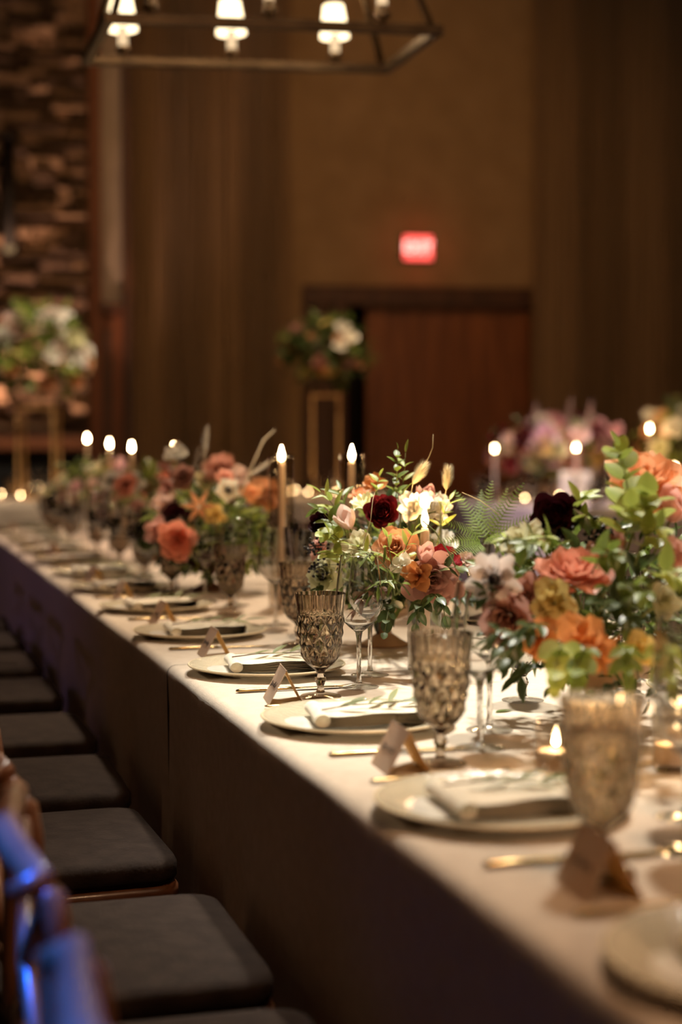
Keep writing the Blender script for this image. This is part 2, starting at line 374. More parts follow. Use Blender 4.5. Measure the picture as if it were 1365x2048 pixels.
# exit sign
ex = rpos(RX(835, DW - 0.05), DW, RZ(835, 497, DW))
es = empty('exit_sign', ex, -ROOM); tag(es, 'small red illuminated EXIT sign on the tan back wall above the door', 'sign')
MB().box((0, -0.035, 0), (0.345, 0.07, 0.285), bevel=0.008).obj('housing', 'sign_housing', es, False)
MB().box((0, -0.075, 0), (0.318, 0.012, 0.262), bevel=0.004).obj('face', 'exit_red', es, False)
fc = bpy.data.curves.new('exit_text', 'FONT'); fc.body = 'EXIT'; fc.size = 0.165; fc.align_x = 'CENTER'; fc.align_y = 'CENTER'; fc.extrude = 0.002
fc.materials.append(MATS['exit_letter'])
tf = bpy.data.objects.new('lettering', fc); me = bpy.data.meshes.new_from_object(tf); bpy.data.objects.remove(tf)
t = bpy.data.objects.new('lettering', me); COL.objects.link(t); t.parent = es; t.location = (0, -0.084, 0); t.rotation_euler = (PI / 2, 0, 0)
lamp('POINT', 'exit_glow', rpos(RX(835, DW - 0.05), DW - 0.2, RZ(835, 497, DW)), (1, 0.10, 0.06), 1.2, size=0.1)

# curtains
def curtain(u0, u1, D, pleats, seed, label, amp=0.085):
    x0, x1 = RX(u0, D), RX(u1, D); rnd = random.Random(seed); n = int(pleats * 10); rows = []
    ph = [0.0]
    for i in range(n): ph.append(ph[-1] + 2 * PI * pleats / n * rnd.uniform(0.55, 1.45))
    am = [amp * (0.55 + 0.45 * math.sin(i * 0.05 + seed)) for i in range(n + 1)]
    for z, k in ((0.02, 1.12), (0.8, 1.05), (2.5, 1.0), (4.5, 0.95), (7.1, 0.85)):
        rows.append([(x0 + (x1 - x0) * i / n + 0.012 * math.sin(z * 1.3 + i * 0.21), D + k * am[i] * math.sin(ph[i] + 0.10 * math.sin(z)) + 0.01 * math.sin(i * 0.9 + z), z) for i in range(n + 1)])
    mb = MB().grid(rows); o = mb.obj('curtain', 'curtain_cloth'); room(o); tag(o, label, 'curtain', 'tall tan drapes on the back wall')
    o.modifiers.new('thick', 'SOLIDIFY').thickness = 0.006
    return o
curtain(262, 452, 16.7, 17, 3, 'wide tan floor-length drape beside the wood-framed pane at left')
curtain(456, 583, 16.6, 11, 5, 'narrow tan floor-length drape hanging just left of the bare tan wall')
curtain(1066, 1170, 16.6, 9, 9, 'dark brown floor-length drape hanging right beside the wooden door')
curtain(1172, 1470, 16.7, 22, 13, 'widest brown drape running off the right edge of the picture')

# wood-framed pane and wainscot left of the drapes
D1 = 16.3
x0, x1 = RX(181, D1), RX(268, D1)
z0, z1 = RZ(220, 606, D1), 7.0
w1 = empty('window_1', rpos((x0 + x1) / 2, D1, 0), -ROOM); tag(w1, kind='structure')
hw = (x1 - x0) / 2
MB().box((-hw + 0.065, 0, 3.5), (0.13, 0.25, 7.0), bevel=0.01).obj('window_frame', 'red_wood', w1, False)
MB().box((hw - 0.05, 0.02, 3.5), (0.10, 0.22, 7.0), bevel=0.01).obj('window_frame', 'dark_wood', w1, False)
MB().box((0, 0.09, (z0 + z1) / 2), (2 * hw - 0.2, 0.03, z1 - z0)).obj('pane', 'frosted_pane', w1, False)
MB().box((0, -0.03, z0 - 0.04), (2 * hw - 0.18, 0.22, 0.08), bevel=0.01).obj('window_sill', 'dark_wood', w1, False)
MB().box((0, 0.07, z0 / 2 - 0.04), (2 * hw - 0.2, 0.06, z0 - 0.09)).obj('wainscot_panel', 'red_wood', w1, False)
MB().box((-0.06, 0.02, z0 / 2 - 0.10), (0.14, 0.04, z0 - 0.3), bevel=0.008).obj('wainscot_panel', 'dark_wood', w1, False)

# stacked-stone chimney breast at the far left
D2 = 15.6
xs1 = RX(180, D2); xs0 = RX(-70, D2); zm = RZ(60, 872, D2)
sw = MB().box(((xs0 - 2 + xs1) / 2, D2 + 0.65, 3.6), (xs1 - xs0 + 2 - 0.03, 1.0, 7.1)).obj('wall_left', 'mortar', None, False)
room(sw); tag(sw, kind='structure')
def stone_mesh(seed):
    rnd = random.Random(seed); bm = bmesh.new(); bmesh.ops.create_cube(bm, size=1)
    bmesh.ops.bevel(bm, geom=list(bm.edges), offset=0.09, segments=1, affect='EDGES')
    for v in bm.verts: v.co += Vector((rnd.uniform(-.05, .05), rnd.uniform(-.12, .12), rnd.uniform(-.07, .07)))
    me = bpy.data.meshes.new('stone'); bm.to_mesh(me); bm.free(); return me
smesh = []
for k in range(10):
    me = stone_mesh(k); me.materials.append(MATS['stone' if k in (1, 4, 6, 9) else 'stone_shaded']); smesh.append(me)
rnd = random.Random(21); z = zm + 0.02; cnt = 0; rest = MB()
while z < 6.6:
    h = rnd.uniform(0.055, 0.105); x = xs1 - 0.01
    while x > xs0:
        l = rnd.uniform(0.12, 0.38); dp = rnd.uniform(0.06, 0.26)
        M = Matrix.Translation((x - l / 2, D2 + 0.13 - dp / 2 + 0.03, z + h / 2)) @ Matrix.Diagonal((l - 0.012, dp, h - 0.012, 1))
        if cnt < 298:
            put('stone', rnd.choice(smesh), sw, mat=M); cnt += 1
        else:
            rest.box((0, 0, 0), (1, 1, 1), mat=M)
        x -= l
    z += h
if rest.v:
    ro = rest.obj('stone_courses', 'stone', sw, False); ro['kind'] = 'stuff'
# mantel, and a black face standing in for the shade of the firebox
mt = MB().box(((xs0 - 1.5 + xs1) / 2, D2 - 0.14, zm - 0.05), (xs1 - xs0 + 1.5, 0.30, 0.14), bevel=0.012).obj('mantel_shelf', 'red_wood', None, False)
room(mt); tag(mt, 'reddish wooden mantel shelf running along the foot of the stone chimney', 'shelf')
fb = MB().box(((xs0 - 1.5 + xs1) / 2, D2 - 0.01, (zm - 0.13) / 2), (xs1 - xs0 + 1.5, 0.24, zm - 0.14)).obj('firebox_shade', 'shade_black', None, False)
room(fb); tag(fb, kind='structure')
for uu in (-40, 40, 125):
    lamp('SPOT', 'stone_uplight', rpos(RX(uu, D2 - 0.75), D2 - 0.75, zm - 0.1), (1, 0.55, 0.34), 95, rpos(RX(uu, D2), D2 - 0.02, zm + 1.5), 0.03, 88, 0.9)
# black sconce on the stones
sx = RX(22, D2 - 0.15); sz0, sz1 = RZ(22, 520, D2), RZ(22, 285, D2)
s_ = empty('wall_sconce', rpos(sx, D2 - 0.12, sz0), -ROOM); tag(s_, 'tall black iron wall sconce with faintly glowing foot on the stone chimney', 'sconce')
MB().tube([(0, 0, 0.12), (0, 0, sz1 - sz0)], 0.065, 10).obj('body', 'black_iron', s_)
MB().lathe([(0.066, sz1 - sz0), (0.085, sz1 - sz0 + 0.02), (0.03, sz1 - sz0 + 0.06)], 12, cap1=True).obj('cap', 'black_iron', s_)
MB().lathe([(0.03, 0.06), (0.055, 0.08), (0.058, 0.15), (0.05, 0.18)], 12, cap0=True).obj('lamp_glass', 'sconce_glow', s_)
MB().box((0, 0.06, 0.5), (0.06, 0.12, 0.08)).obj('bracket', 'black_iron', s_, False)

# ------------------------------------------------------------------ chandelier
ch = empty('chandelier', (1.383, 5.67, 2.69)); tag(ch, 'rectangular bronze chandelier with six small lit shades hanging over the table', 'chandelier')
ch.rotation_euler = (0, math.radians(-2.4), 0)
L2, W2 = 0.60, 0.30; rt = 0.034
for s in (-1, 1):
    MB().box((0, s * W2, 0), (2 * L2 + rt, rt, rt), bevel=0.003).obj('rail', 'bronze', ch, False)
    MB().box((s * L2, 0, 0), (rt, 2 * W2 - rt, rt), bevel=0.003).obj('rail', 'bronze', ch, False)
for sx_ in (-1, 1):
    for sy_ in (-1, 1):
        MB().tube([(sx_ * L2 * 0.97, sy_ * W2 * 0.97, 0.01), (sx_ * 0.18, sy_ * 0.03, 1.25)], 0.014, 8).obj('rod', 'bronze', ch)
MB().box((0, 0, 1.26), (0.5, 0.07, 0.05), bevel=0.004).obj('top_bar', 'bronze', ch, False)
MB().tube([(0, 0, 1.27), (0.18, 0, 4.45)], 0.012, 8).obj('drop_rod', 'bronze', ch)
shade = MB().lathe([(0.040, 0.125), (0.0585, 0.0), (0.0570, 0.0), (0.0385, 0.125), (0.040, 0.125)], 24).mesh('lamp_shade', 'lamp_shade')
sleeve = MB().lathe([(0.019, 0.0), (0.019, 0.10)], 14, cap0=True, cap1=True).mesh('lamp_sleeve', 'lamp_sleeve')
cup = MB().lathe([(0.012, 0.0), (0.012, 0.012), (0.028, 0.02), (0.028, 0.035), (0.02, 0.04)], 14, cap0=True, cap1=True).mesh('cup', 'bronze')
for s, zz in ((-1, 0.02), (1, 0.0)):
    for x in (-0.455, -0.03, 0.39):
        c_ = put('cup', cup, ch, (x, s * W2, 0.017))
        put('lamp_sleeve', sleeve, c_, (0, 0, 0.04 if s > 0 else 0.065)); put('lamp_shade', shade, c_, (0, 0, 0.10 if s > 0 else 0.125))
        if s < 0: MB().tube([(0, 0, 0.03), (0, 0, 0.07)], 0.018, 10).obj('stem', 'bronze', c_)
        b = lamp('POINT', 'shade_bulb', (0, 0, 0.26), (1, 0.66, 0.36), 9, size=0.04); b.parent = c_

# ------------------------------------------------------------------ the long table
TX0, TX1, TZ = 0.570, 1.64, 0.75
for (a, b, lab) in ((0.2, 3.11, 'near half of the long banquet table under the blush cloth'), (3.13, 8.85, 'far half of the long banquet table under the blush cloth')):
    t = empty('banquet_table', ((TX0 + TX1) / 2, (a + b) / 2, 0)); tag(t, lab, 'table', 'banquet tables set end to end')
    hx, hy = (TX1 - TX0) / 2 - 0.03, (b - a) / 2 - 0.03
    MB().box((0, 0, TZ - 0.022), (2 * hx, 2 * hy, 0.03), bevel=0.004).obj('table_top', 'dark_wood', t, False)
    for sx_ in (-1, 1):
        for sy_ in (-1, 1):
            MB().tube([(sx_ * (hx - 0.12), sy_ * (hy - 0.1), 0), (sx_ * (hx - 0.12), sy_ * (hy - 0.1), TZ - 0.04)], 0.02, 8).obj('leg', 'black_iron', t)
def cloth(a, b, label, seed, folds_at):
    """one draped sheet: top, rounded edge, hanging sides with soft folds"""
    rnd = random.Random(seed); mb = MB()
    ny = int((b - a) / 0.025)
    ys = [a + (b - a) * i / ny for i in range(ny + 1)]
    ph1, ph2 = rnd.uniform(0, 6), rnd.uniform(0, 6)
    def fold(y, z):
        k = min(1.0, max(0.0, (TZ - z) / 0.5))
        f = 0.012 * math.sin(y * 5.1 + ph1 + 0.6 * math.sin(z * 3)) + 0.010 * math.sin(y * 11.7 + ph2 + z * 1.5) + 0.006 * math.sin(y * 27 + z * 2)
        for (fy, fw, fa) in folds_at:
            f += fa * math.exp(-((y - fy) / fw) ** 2) * (1 + 0.4 * math.sin((y - fy) * 120))
        return f * k
    rows = []
    zs = [0.015, 0.12, 0.25, 0.38, 0.5, 0.6, 0.67, 0.715, 0.738]
    for z in zs: rows.append([(TX0 + 0.010 * min(1.0, (TZ - z) / 0.3) - 0.004 - fold(y, z), y, z) for y in ys])
    for (dx, z) in ((0.000, 0.746), (0.006, 0.7515), (0.014, 0.7535)): rows.append([(TX0 + dx, y, z) for y in ys])
    for i in range(1, 13):
        x = TX0 + 0.014 + (TX1 - TX0 - 0.028) * i / 12
        rows.append([(x, y, 0.7535 + 0.0005 * math.sin(x * 30 + y * 9)) for y in ys])
    for (dx, z) in ((0.006, 0.7515), (0, 0.746)): rows.append([(TX1 - dx, y, z) for y in ys])
    for z in reversed(zs): rows.append([(TX1 + 0.004 + max(-0.004, fold(y + 3, z) + 0.004), y, z) for y in ys])
    mb.grid(rows)
    o = mb.obj('tablecloth', 'linen'); tag(o, label, 'tablecloth', 'cloths on the long table')
    return o
cloth(0.18, 3.118, 'blush linen tablecloth over the near part of the long table', 1, [(3.08, 0.06, 0.030), (2.75, 0.05, 0.012), (1.75, 0.07, 0.014)])
cloth(3.122, 8.87, 'blush linen tablecloth over the far part of the long table', 2, [(3.16, 0.06, 0.026), (3.4, 0.05, 0.010), (5.0, 0.08, 0.016), (6.3, 0.07, 0.014)])
TT = 0.754

# ------------------------------------------------------------------ tableware meshes
def tri(x): return abs((x % 1.0) * 2 - 1)
def relief(r, z, a):
    k = max(0.0, min(1.0, (z - 0.058) / 0.010)) * max(0.0, min(1.0, (0.150 - z) / 0.006))
    u = a / (2 * PI) * 11; p = 1 - max(tri(u + z * 26), tri(u - z * 26))
    fl = max(0.0, min(1.0, (z - 0.15) / 0.008)) * 0.0007 * math.cos(22 * a)
    return r * (1 - 0.025 * k) + 0.0048 * k * p + fl
def goblet_meshes(matname):
    prof = [(0.0005, 0.0085), (0.0075, 0.0085), (0.0068, 0.012), (0.006, 0.020), (0.0085, 0.027), (0.0105, 0.032),
            (0.0085, 0.038), (0.0065, 0.043), (0.010, 0.049), (0.019, 0.056)]
    bowl = [(0.0235, 0.060), (0.0275, 0.066), (0.030, 0.072), (0.032, 0.079), (0.0335, 0.086), (0.035, 0.093), (0.036, 0.100), (0.0372, 0.108), (0.0382, 0.116),
            (0.039, 0.124), (0.0397, 0.132), (0.0404, 0.140), (0.041, 0.147), (0.0418, 0.155), (0.0430, 0.166), (0.0440, 0.176), (0.0452, 0.1855)]
    inner = [(0.0440, 0.186), (0.0425, 0.176), (0.0405, 0.160), (0.0385, 0.140), (0.0365, 0.118), (0.033, 0.095), (0.028, 0.076), (0.018, 0.064), (0.002, 0.060)]
    fine = []
    for (q0, q1) in zip(bowl[:-1], bowl[1:]):
        for j in range(3): fine.append((q0[0] + (q1[0] - q0[0]) * j / 3, q0[1] + (q1[1] - q0[1]) * j / 3))
    fine.append(bowl[-1])
    body = MB().lathe(prof + fine + inner, 132, lambda r, z, a: relief(r, z, a) if (r, z) not in inner else r).mesh('bowl', matname)
    wt = MB().lathe([(0.002, 0.0597), (0.0184, 0.0638), (0.0284, 0.0758), (0.0334, 0.095), (0.0369, 0.118), (0.0389, 0.140), (0.0396, 0.149), (0.0390, 0.1497), (0.002, 0.1497)], 36).mesh('water', 'water')
    return body, wt
FOOT = [(0.001, 0.0045), (0.030, 0.0012), (0.0372, 0.0004), (0.0378, 0.0016), (0.034, 0.0042), (0.018, 0.0070), (0.0085, 0.0095), (0.0068, 0.0125)]
gfoot_m = MB().lathe(FOOT, 36).mesh('foot', 'smoke_foot'); wfoot_m = MB().lathe([(0.001, 0.003), (0.030, 0.0012), (0.037, 0.0004), (0.0375, 0.0014), (0.034, 0.0028), (0.015, 0.0056), (0.0068, 0.0092), (0.0055, 0.0120)], 36).mesh('foot', 'foot_glass')
gob_m, gob_w = goblet_meshes('smoke_glass'); cry_m, _ = goblet_meshes('crystal')
wine_m = MB().lathe([(0.0005, 0.0085), (0.006, 0.0085), (0.0055, 0.011), (0.0042, 0.02), (0.004, 0.06), (0.0045, 0.090), (0.007, 0.103),
                     (0.018, 0.112), (0.031, 0.124), (0.040, 0.139), (0.0438, 0.155), (0.0432, 0.175), (0.0405, 0.200), (0.037, 0.225), (0.0345, 0.245), (0.0337, 0.2455), (0.0362, 0.225),
                     (0.0397, 0.200), (0.0424, 0.175), (0.043, 0.155), (0.039, 0.1395), (0.030, 0.125), (0.017, 0.1135), (0.002, 0.109)], 36).mesh('wine_glass', 'clear_glass')
stem_m = None
charger_m = MB().lathe([(0.001, 0.002), (0.085, 0.0), (0.10, 0.001), (0.153, 0.0145), (0.1555, 0.017), (0.1535, 0.0185), (0.150, 0.0175), (0.105, 0.0075), (0.095, 0.0055), (0.001, 0.0055)], 72).mesh('charger_plate', 'pebbled_glass')
band_m = MB().lathe([(0.1548, 0.0155), (0.1564, 0.0172), (0.1550, 0.0190), (0.1530, 0.0188)], 72).mesh('gold_rim', 'champagne')
def napkin_mesh(seed):
    rnd = random.Random(seed); mb = MB()
    # one cloth folded back and forth: the cross-section is a flattened S, swept across
    lay = 4; th = 0.0043; L = 0.083; prof = []
    for k in range(lay):
        zc = th * (k + 0.5); a, b = (-L, L) if k % 2 == 0 else (L, -L)
        for i in range(7): prof.append((a + (b - a) * i / 6 + rnd.uniform(-.001, .001), zc + 0.0012 * math.sin(i * 1.7 + k)))
        if k < lay - 1:
            s = 1 if b > 0 else -1
            for q in (0.25, 0.5, 0.75): prof.append((b + s * 0.006 * math.sin(PI * q), zc + th * q))
    out = []
    for sgn in (1, -1):
        seq = prof if sgn > 0 else prof[::-1]
        for i, p in enumerate(seq): out.append((p[0], p[1] + sgn * 0.0020))
    rows = []
    for j in range(11):
        y = -0.062 + 0.124 * j / 10; sk = 0.06 * y
        rows.append([(x + sk, y + 0.0015 * math.sin(x * 60 + j), z + 0.0016 * math.sin(j * 0.9 + x * 25) + 0.002) for (x, z) in out])
    mb.grid(rows, None, True)
    # rolled end toward the diner
    roll = []
    for j in range(9):
        y = -0.066 + 0.132 * j / 8
        roll.append([(-L + 0.004 + (0.0125 + 0.001 * math.sin(j)) * math.cos(a) + 0.06 * y, y, 0.0115 + (0.0100 + 0.001 * math.sin(j)) * math.sin(a)) for a in [2 * PI * k / 14 for k in range(14)]])
    o = len(mb.v); mb.grid(roll, None, True)
    mb.f.append(tuple(o + k for k in range(14))); mb.f.append(tuple(o + 8 * 14 + k for k in range(14)))
    return mb.mesh('napkin', 'napkin_white')
nap_ms = [napkin_mesh(k) for k in range(4)]
mn = MB(); rows = []
for i in range(9):
    x = -0.125 + 0.25 * i / 8; rows.append([(x, y, 0.0 + 0.035 * max(0, -x - 0.085) * 2 + 0.03 * max(0, x - 0.09)) for y in (-0.056, 0.0, 0.056)])
menu_m = mn.grid(rows).mesh('menu_card', 'porcelain')
def leaf_mb(L, W, fold=0.25, curl=0.25, nl=6, tip=0.9, point=1.0, mb=None, mat=None):
    """a leaf lying along +Y, facing +Z"""
    mb = mb or MB(); rows = []; ti = []
    for i in range(nl + 1):
        s = i / nl
        wdt = W / 2 * (math.sin(PI * min(1, s ** 0.8)) ** tip) if 0 < s < 1 else W * 0.015
        z = -curl * L * s * s
        rows.append([(-wdt, L * s, z + fold * wdt), (-wdt * 0.5, L * s, z + fold * wdt * 0.35), (0, L * s, z), (wdt * 0.5, L * s, z + fold * wdt * 0.35), (wdt, L * s, z + fold * wdt)])
        ti += [0.85, 0.5, 0.25, 0.5, 0.85]
    return mb.grid(rows, ti, False, mat)
# olive sprig lying on a napkin
def olive(seed):
    rnd = random.Random(seed); root_pts = [(-0.085, 0, 0.003), (-0.03, 0.006, 0.006), (0.03, -0.004, 0.006), (0.09, 0.004, 0.004)]
    st = MB().tube(root_pts, [0.0013, 0.0012, 0.001, 0.0006], 5).mesh('olive_sprig', 'leaf_bronze'); lv = []
    for k in range(9):
        s = -0.055 + 0.145 * k / 8; side = 1 if k % 2 else -1
        M = Matrix.Translation((s, 0, 0.006)) @ Matrix.Rotation(-PI / 2 + side * rnd.uniform(0.35, 0.8), 4, 'Z') @ Matrix.Rotation(rnd.uniform(0.02, 0.35), 4, 'X') @ Matrix.Rotation(side * rnd.uniform(-.3, .5), 4, 'Y')
        lv.append((M, k % 3))
    return st, lv
olive_leaf = [leaf_mb(l, w_, 0.2, 0.1, 6, 0.8).mesh('leaf', 'leaf_olive') for l, w_ in ((0.055, 0.013), (0.045, 0.012), (0.06, 0.011))]
# cutlery (lying along +X: blade or tines towards +X)
def sweep_flat(pts):
    mb = MB(); rows = []
    for (x, hw_, th, z) in pts:
        rows.append([(x, hw_ * math.cos(a), z + th * math.sin(a)) for a in [2 * PI * k / 8 for k in range(8)]])
    mb.grid(rows, None, True); mb.f.append(tuple(range(8))[::-1]); mb.f.append(tuple((len(rows) - 1) * 8 + k for k in range(8))); return mb
kh = sweep_flat([(-0.115, 0.003, 0.002, 0.004), (-0.11, 0.0062, 0.0034, 0.004), (-0.07, 0.0055, 0.0034, 0.004), (-0.02, 0.0042, 0.003, 0.004), (-0.005, 0.005, 0.003, 0.004)]).mesh('knife', 'gold')
kb = sweep_flat([(-0.006, 0.0045, 0.0016, 0.004), (0.01, 0.008, 0.0012, 0.0035), (0.07, 0.009, 0.001, 0.0033), (0.10, 0.006, 0.0008, 0.003), (0.113, 0.001, 0.0006, 0.003)]).mesh('blade', 'gold')
fh = sweep_flat([(-0.10, 0.003, 0.0015, 0.004), (-0.095, 0.0062, 0.002, 0.004), (-0.04, 0.003, 0.002, 0.005), (0.03, 0.0026, 0.0018, 0.008), (0.05, 0.009, 0.0012, 0.006), (0.06, 0.0105, 0.001, 0.005)]).mesh('fork', 'gold')
tine_m = sweep_flat([(0.058, 0.0018, 0.001, 0.005), (0.08, 0.0014, 0.0009, 0.0055), (0.098, 0.0006, 0.0006, 0.0085)]).mesh('tine', 'gold')
# place card: a tent of two panels, ridge along Y
def panel(sgn):
    mb = MB(); H, S, Lh = 0.060, 0.031, 0.045; t_ = 0.0005 * sgn
    vs = []
    for (x, z) in ((sgn * S, 0.0), (sgn * S * 0.55, H * 0.45 - 0.001), (0.0, H)):
        vs += [(x, -Lh, z), (x, Lh, z)]
    vs2 = [(x - t_ * 1.6, y, z - 0.0003) for (x, y, z) in vs]
    a = vs + vs2
    fs = [(0, 1, 3, 2), (2, 3, 5, 4), (6, 8, 9, 7), (8, 10, 11, 9), (0, 2, 8, 6), (2, 4, 10, 8), (1, 7, 9, 3), (3, 9, 11, 5), (0, 6, 7, 1), (4, 5, 11, 10)]
    return mb.add(a, fs)
card_m = panel(-1).mesh('front_panel', 'card_paper', False); card_b = panel(1).mesh('back_panel', 'card_paper', False)
def squiggle(seed):
    rnd = random.Random(seed); pts = []; n = 46
    for i in range(n):
        s = i / (n - 1); y = 0.027 - 0.054 * s + 0.0022 * math.sin(i * 1.55)
        hgt = 0.029 + (0.0028 + (0.004 if i < 7 or rnd.random() < 0.10 else 0)) * math.cos(i * 1.55 + 1)
        pts.append((-0.031 + 0.031 * hgt / 0.060 - 0.0012, y, hgt))
    return MB().tube(pts, 0.00035, 4).mesh('handwriting', 'ink')
squig = [squiggle(k) for k in range(5)]

# candles
def flame_mb(h=0.042, r=0.0080):
    return MB().lathe([(0.0008, 0.0), (r * 0.7, h * 0.10), (r, h * 0.26), (r * 0.86, h * 0.45), (r * 0.52, h * 0.68), (r * 0.2, h * 0.88), (0.0004, h)], 12)
flame_m = flame_mb().mesh('flame', 'flame')
wick_m = MB().tube([(0, 0, -0.002), (0, 0, 0.008)], 0.0008, 5).mesh('wick', 'wick')
def taper(name, pos, h, label, watt=1.4, group='tapers along the long table', r=0.0105, light=True):
    o = MB().lathe([(r * 1.02, 0), (r, h * 0.5), (r * 0.86, h - 0.008), (r * 0.6, h - 0.001), (0.001, h - 0.003)], 16, cap0=True).obj(name, 'wax_ivory', None, True, pos)
    tag(o, label, 'candle', group)
    put('wick', wick_m, o, (0, 0, h - 0.003)); put('flame', flame_m, o, (0, 0, h + 0.002))
    if light:
        l = lamp('POINT', 'candle_light', (0, 0, h + 0.055), (1, 0.62, 0.28), watt, size=0.012); l.parent = o
    return o
def hurricane(pos, r, h, label):
    o = MB().lathe([(0.002, 0.0), (r * 0.96, 0.0), (r, 0.004), (r, h), (r - 0.0018, h + 0.0006), (r - 0.0022, h - 0.001), (r - 0.0022, 0.008), (0.002, 0.007)], 40).obj('hurricane_glass', 'hurricane_glass', None, True, pos)
    return tag(o, label, 'glass cylinder', 'hurricane cylinders along the table')
vg_m = MB().lathe([(0.002, 0.0), (0.024, 0.0), (0.028, 0.004), (0.031, 0.074), (0.0295, 0.0745), (0.0265, 0.010), (0.002, 0.008)], 28).mesh('votive_holder', 'hurricane_glass')
vw_m = MB().lathe([(0.0255, 0.010), (0.0262, 0.034), (0.0235, 0.036), (0.002, 0.035)], 20, cap0=True).mesh('votive_wax', 'wax_ivory')
def votive(pos, label, group, light=0.0):
    o = put('votive_candle', vg_m, None, pos); tag(o, label, 'candle', group)
    put('wax', vw_m, o); put('wick', wick_m, o, (0, 0, 0.036)); f = put('flame', flame_m, o, (0, 0, 0.041)); f.scale = (0.62, 0.62, 0.5)
    if light:
        l = lamp('POINT', 'votive_light', (0, 0, 0.085), (1, 0.62, 0.28), light, size=0.012); l.parent = o
    return o

# ------------------------------------------------------------------ place settings
protoG = put('water_goblet', gob_m); put('water', gob_w, protoG); put('foot', gfoot_m, protoG)
protoK = put('knife', kh); put('blade', kb, protoK)
protoF = put('fork', fh)
for k in range(4): put('tine', tine_m, protoF, (0, -0.0078 + 0.0052 * k, 0))
protoC = put('charger_plate', charger_m); put('gold_rim', band_m, protoC)
protoP = empty('place_card'); put('front_panel', card_m, protoP); put('back_panel', card_b, protoP); put('handwriting', squig[0], protoP)
protoO = []
for k in range(3):
    st, lv = olive(k); r = put('olive_sprig', st)
    for M, j in lv: put('leaf', olive_leaf[j], r, mat=M)
    protoO.append(r)
used = set()
def inst(p, loc, rz, label, cat, group, rx=0.0):
    if p.name in used: o = clone(p, loc, rz)
    else: used.add(p.name); o = p; o.location = loc; o.rotation_euler = (0, 0, rz)
    if rx: o.rotation_euler[0] = rx
    return tag(o, label, cat, group)
rs = random.Random(5)
YS = [2.352 + 0.612 * k for k in range(-2, 11)]
BUSY = [(1.09, 3.29, 0.10), (1.10, 2.24, 0.13), (0.985, 4.70, 0.15), (1.06, 6.05, 0.17), (1.08, 7.75, 0.17), (1.05, 2.911, 0.037), (1.236, 4.01, 0.04), (1.08, 4.166, 0.04),
        (1.20, 6.43, 0.04), (1.11, 6.98, 0.04), (1.10, 7.60, 0.04), (1.077, 8.26, 0.04), (0.877, 1.908, 0.033), (1.05, 1.90, 0.033), (1.085, 2.50, 0.04)]
def free_spot(x, y, r):
    """shift a glass just enough to stand clear of what is already on the cloth"""
    for k in range(60):
        hit = False
        for (bx, by, br) in BUSY:
            dx, dy = x - bx, y - by; d = math.hypot(dx, dy)
            if d < r + br + 0.003:
                m_ = (r + br + 0.004 - d) / max(d, 1e-4); x += dx * m_ * 0.7; y += dy * m_ + 0.001; hit = True
        if not hit: break
    BUSY.append((x, y, r)); return x, y
for i, y in enumerate(YS):
    o_ = ORD[i]
    # glass row measured for the nearest settings, the rest follow the same lay
    px = 0.732 + rs.uniform(-.006, .006)
    J = lambda a: rs.uniform(-a, a)
    inst(protoC, (px, y, TT), J(1), f'pebbled glass charger with gold rim, {o_} from the camera on the left table edge', 'plate', 'chargers along the left table edge')
    m = put('menu_card', menu_m, None, (px - 0.004, y + 0.004, TT + 0.0085)); m.rotation_euler = (0, 0, J(0.10)); tag(m, f'white paper menu peeking from under the napkin of the {o_} left-hand place', 'menu', 'menus along the left table edge')
    nz = put('napkin', nap_ms[i % 4], None, (px + 0.012, y - 0.004, TT + 0.0092)); nz.rotation_euler = (0, 0, J(0.12)); tag(nz, f'folded ivory napkin on the {o_} place setting of the left side', 'napkin', 'napkins along the left table edge')
    inst(protoO[i % 3], (px + 0.015, y + J(0.012), TT + 0.0295), J(0.25), f'olive sprig lying on the {o_} napkin of the left side', 'sprig', 'olive sprigs on the napkins')
    inst(protoK, (px - 0.002, y - 0.235, TT), J(0.04), f'gold knife between the {o_} left-hand charger and its place card', 'knife', 'gold knives')
    inst(protoF, (px - 0.005, y + 0.195, TT), J(0.04), f'gold fork on the far side of the {o_} left-hand charger', 'fork', 'gold forks')
    c = inst(protoP, (0.684 + J(0.008), y - 0.345 + J(0.01), TT), J(0.12) - (0.05 if i == 3 else 0), f'cream tent place card standing by the {o_} place of the left side', 'place card', 'place cards along the left table edge')
    for k in c.children:
        if k.name.startswith('handwriting'): k.data = squig[i % 5]
    if i == 3: pass
for i, y in enumerate(YS):
    o_ = ORD[i]; J = lambda a: rs.uniform(-a, a)
    if i == 0: gx, gy = 0.735, y - 0.30
    elif i == 1: gx, gy = 0.720, 1.454
    elif i in (2, 3): gx, gy = 0.755, y - 0.325
    elif i == 4: gx, gy = 0.910, 3.36
    elif i == 5: gx, gy = 0.905, 4.037
    else: gx, gy = 0.86 + J(0.03), y - 0.22 + J(0.03)
    if i > 0: inst(protoG, (gx, gy, TT), J(3), f'smoky diamond-cut water goblet at the {o_} left-hand place', 'goblet', 'smoky goblets along the left side')
    if i: BUSY.append((gx, gy, 0.046))
    want = ((0.851, y - 0.24), (0.930, y - 0.10)) if i < 4 else ((0.95, 3.74), (1.00, 3.60)) if i == 4 else ((0.97, 4.24), (0.90, 4.36)) if i == 5 else ((0.90, y - 0.08), (0.84, y - 0.30))
    for q, (wx, wy) in enumerate(want):
        gx_, gy_ = free_spot(wx + J(0.010), wy + J(0.012), 0.046)
        g = put('wine_glass', wine_m, None, (gx_, gy_, TT)); put('foot', wfoot_m, g)
        tag(g, f'clear stemmed wine glass, {"nearer" if (q == 0) == (want[0][1] < want[1][1]) else "farther"} of the two at the {o_} left-hand place', 'wine glass', 'clear wine glasses along the left side')
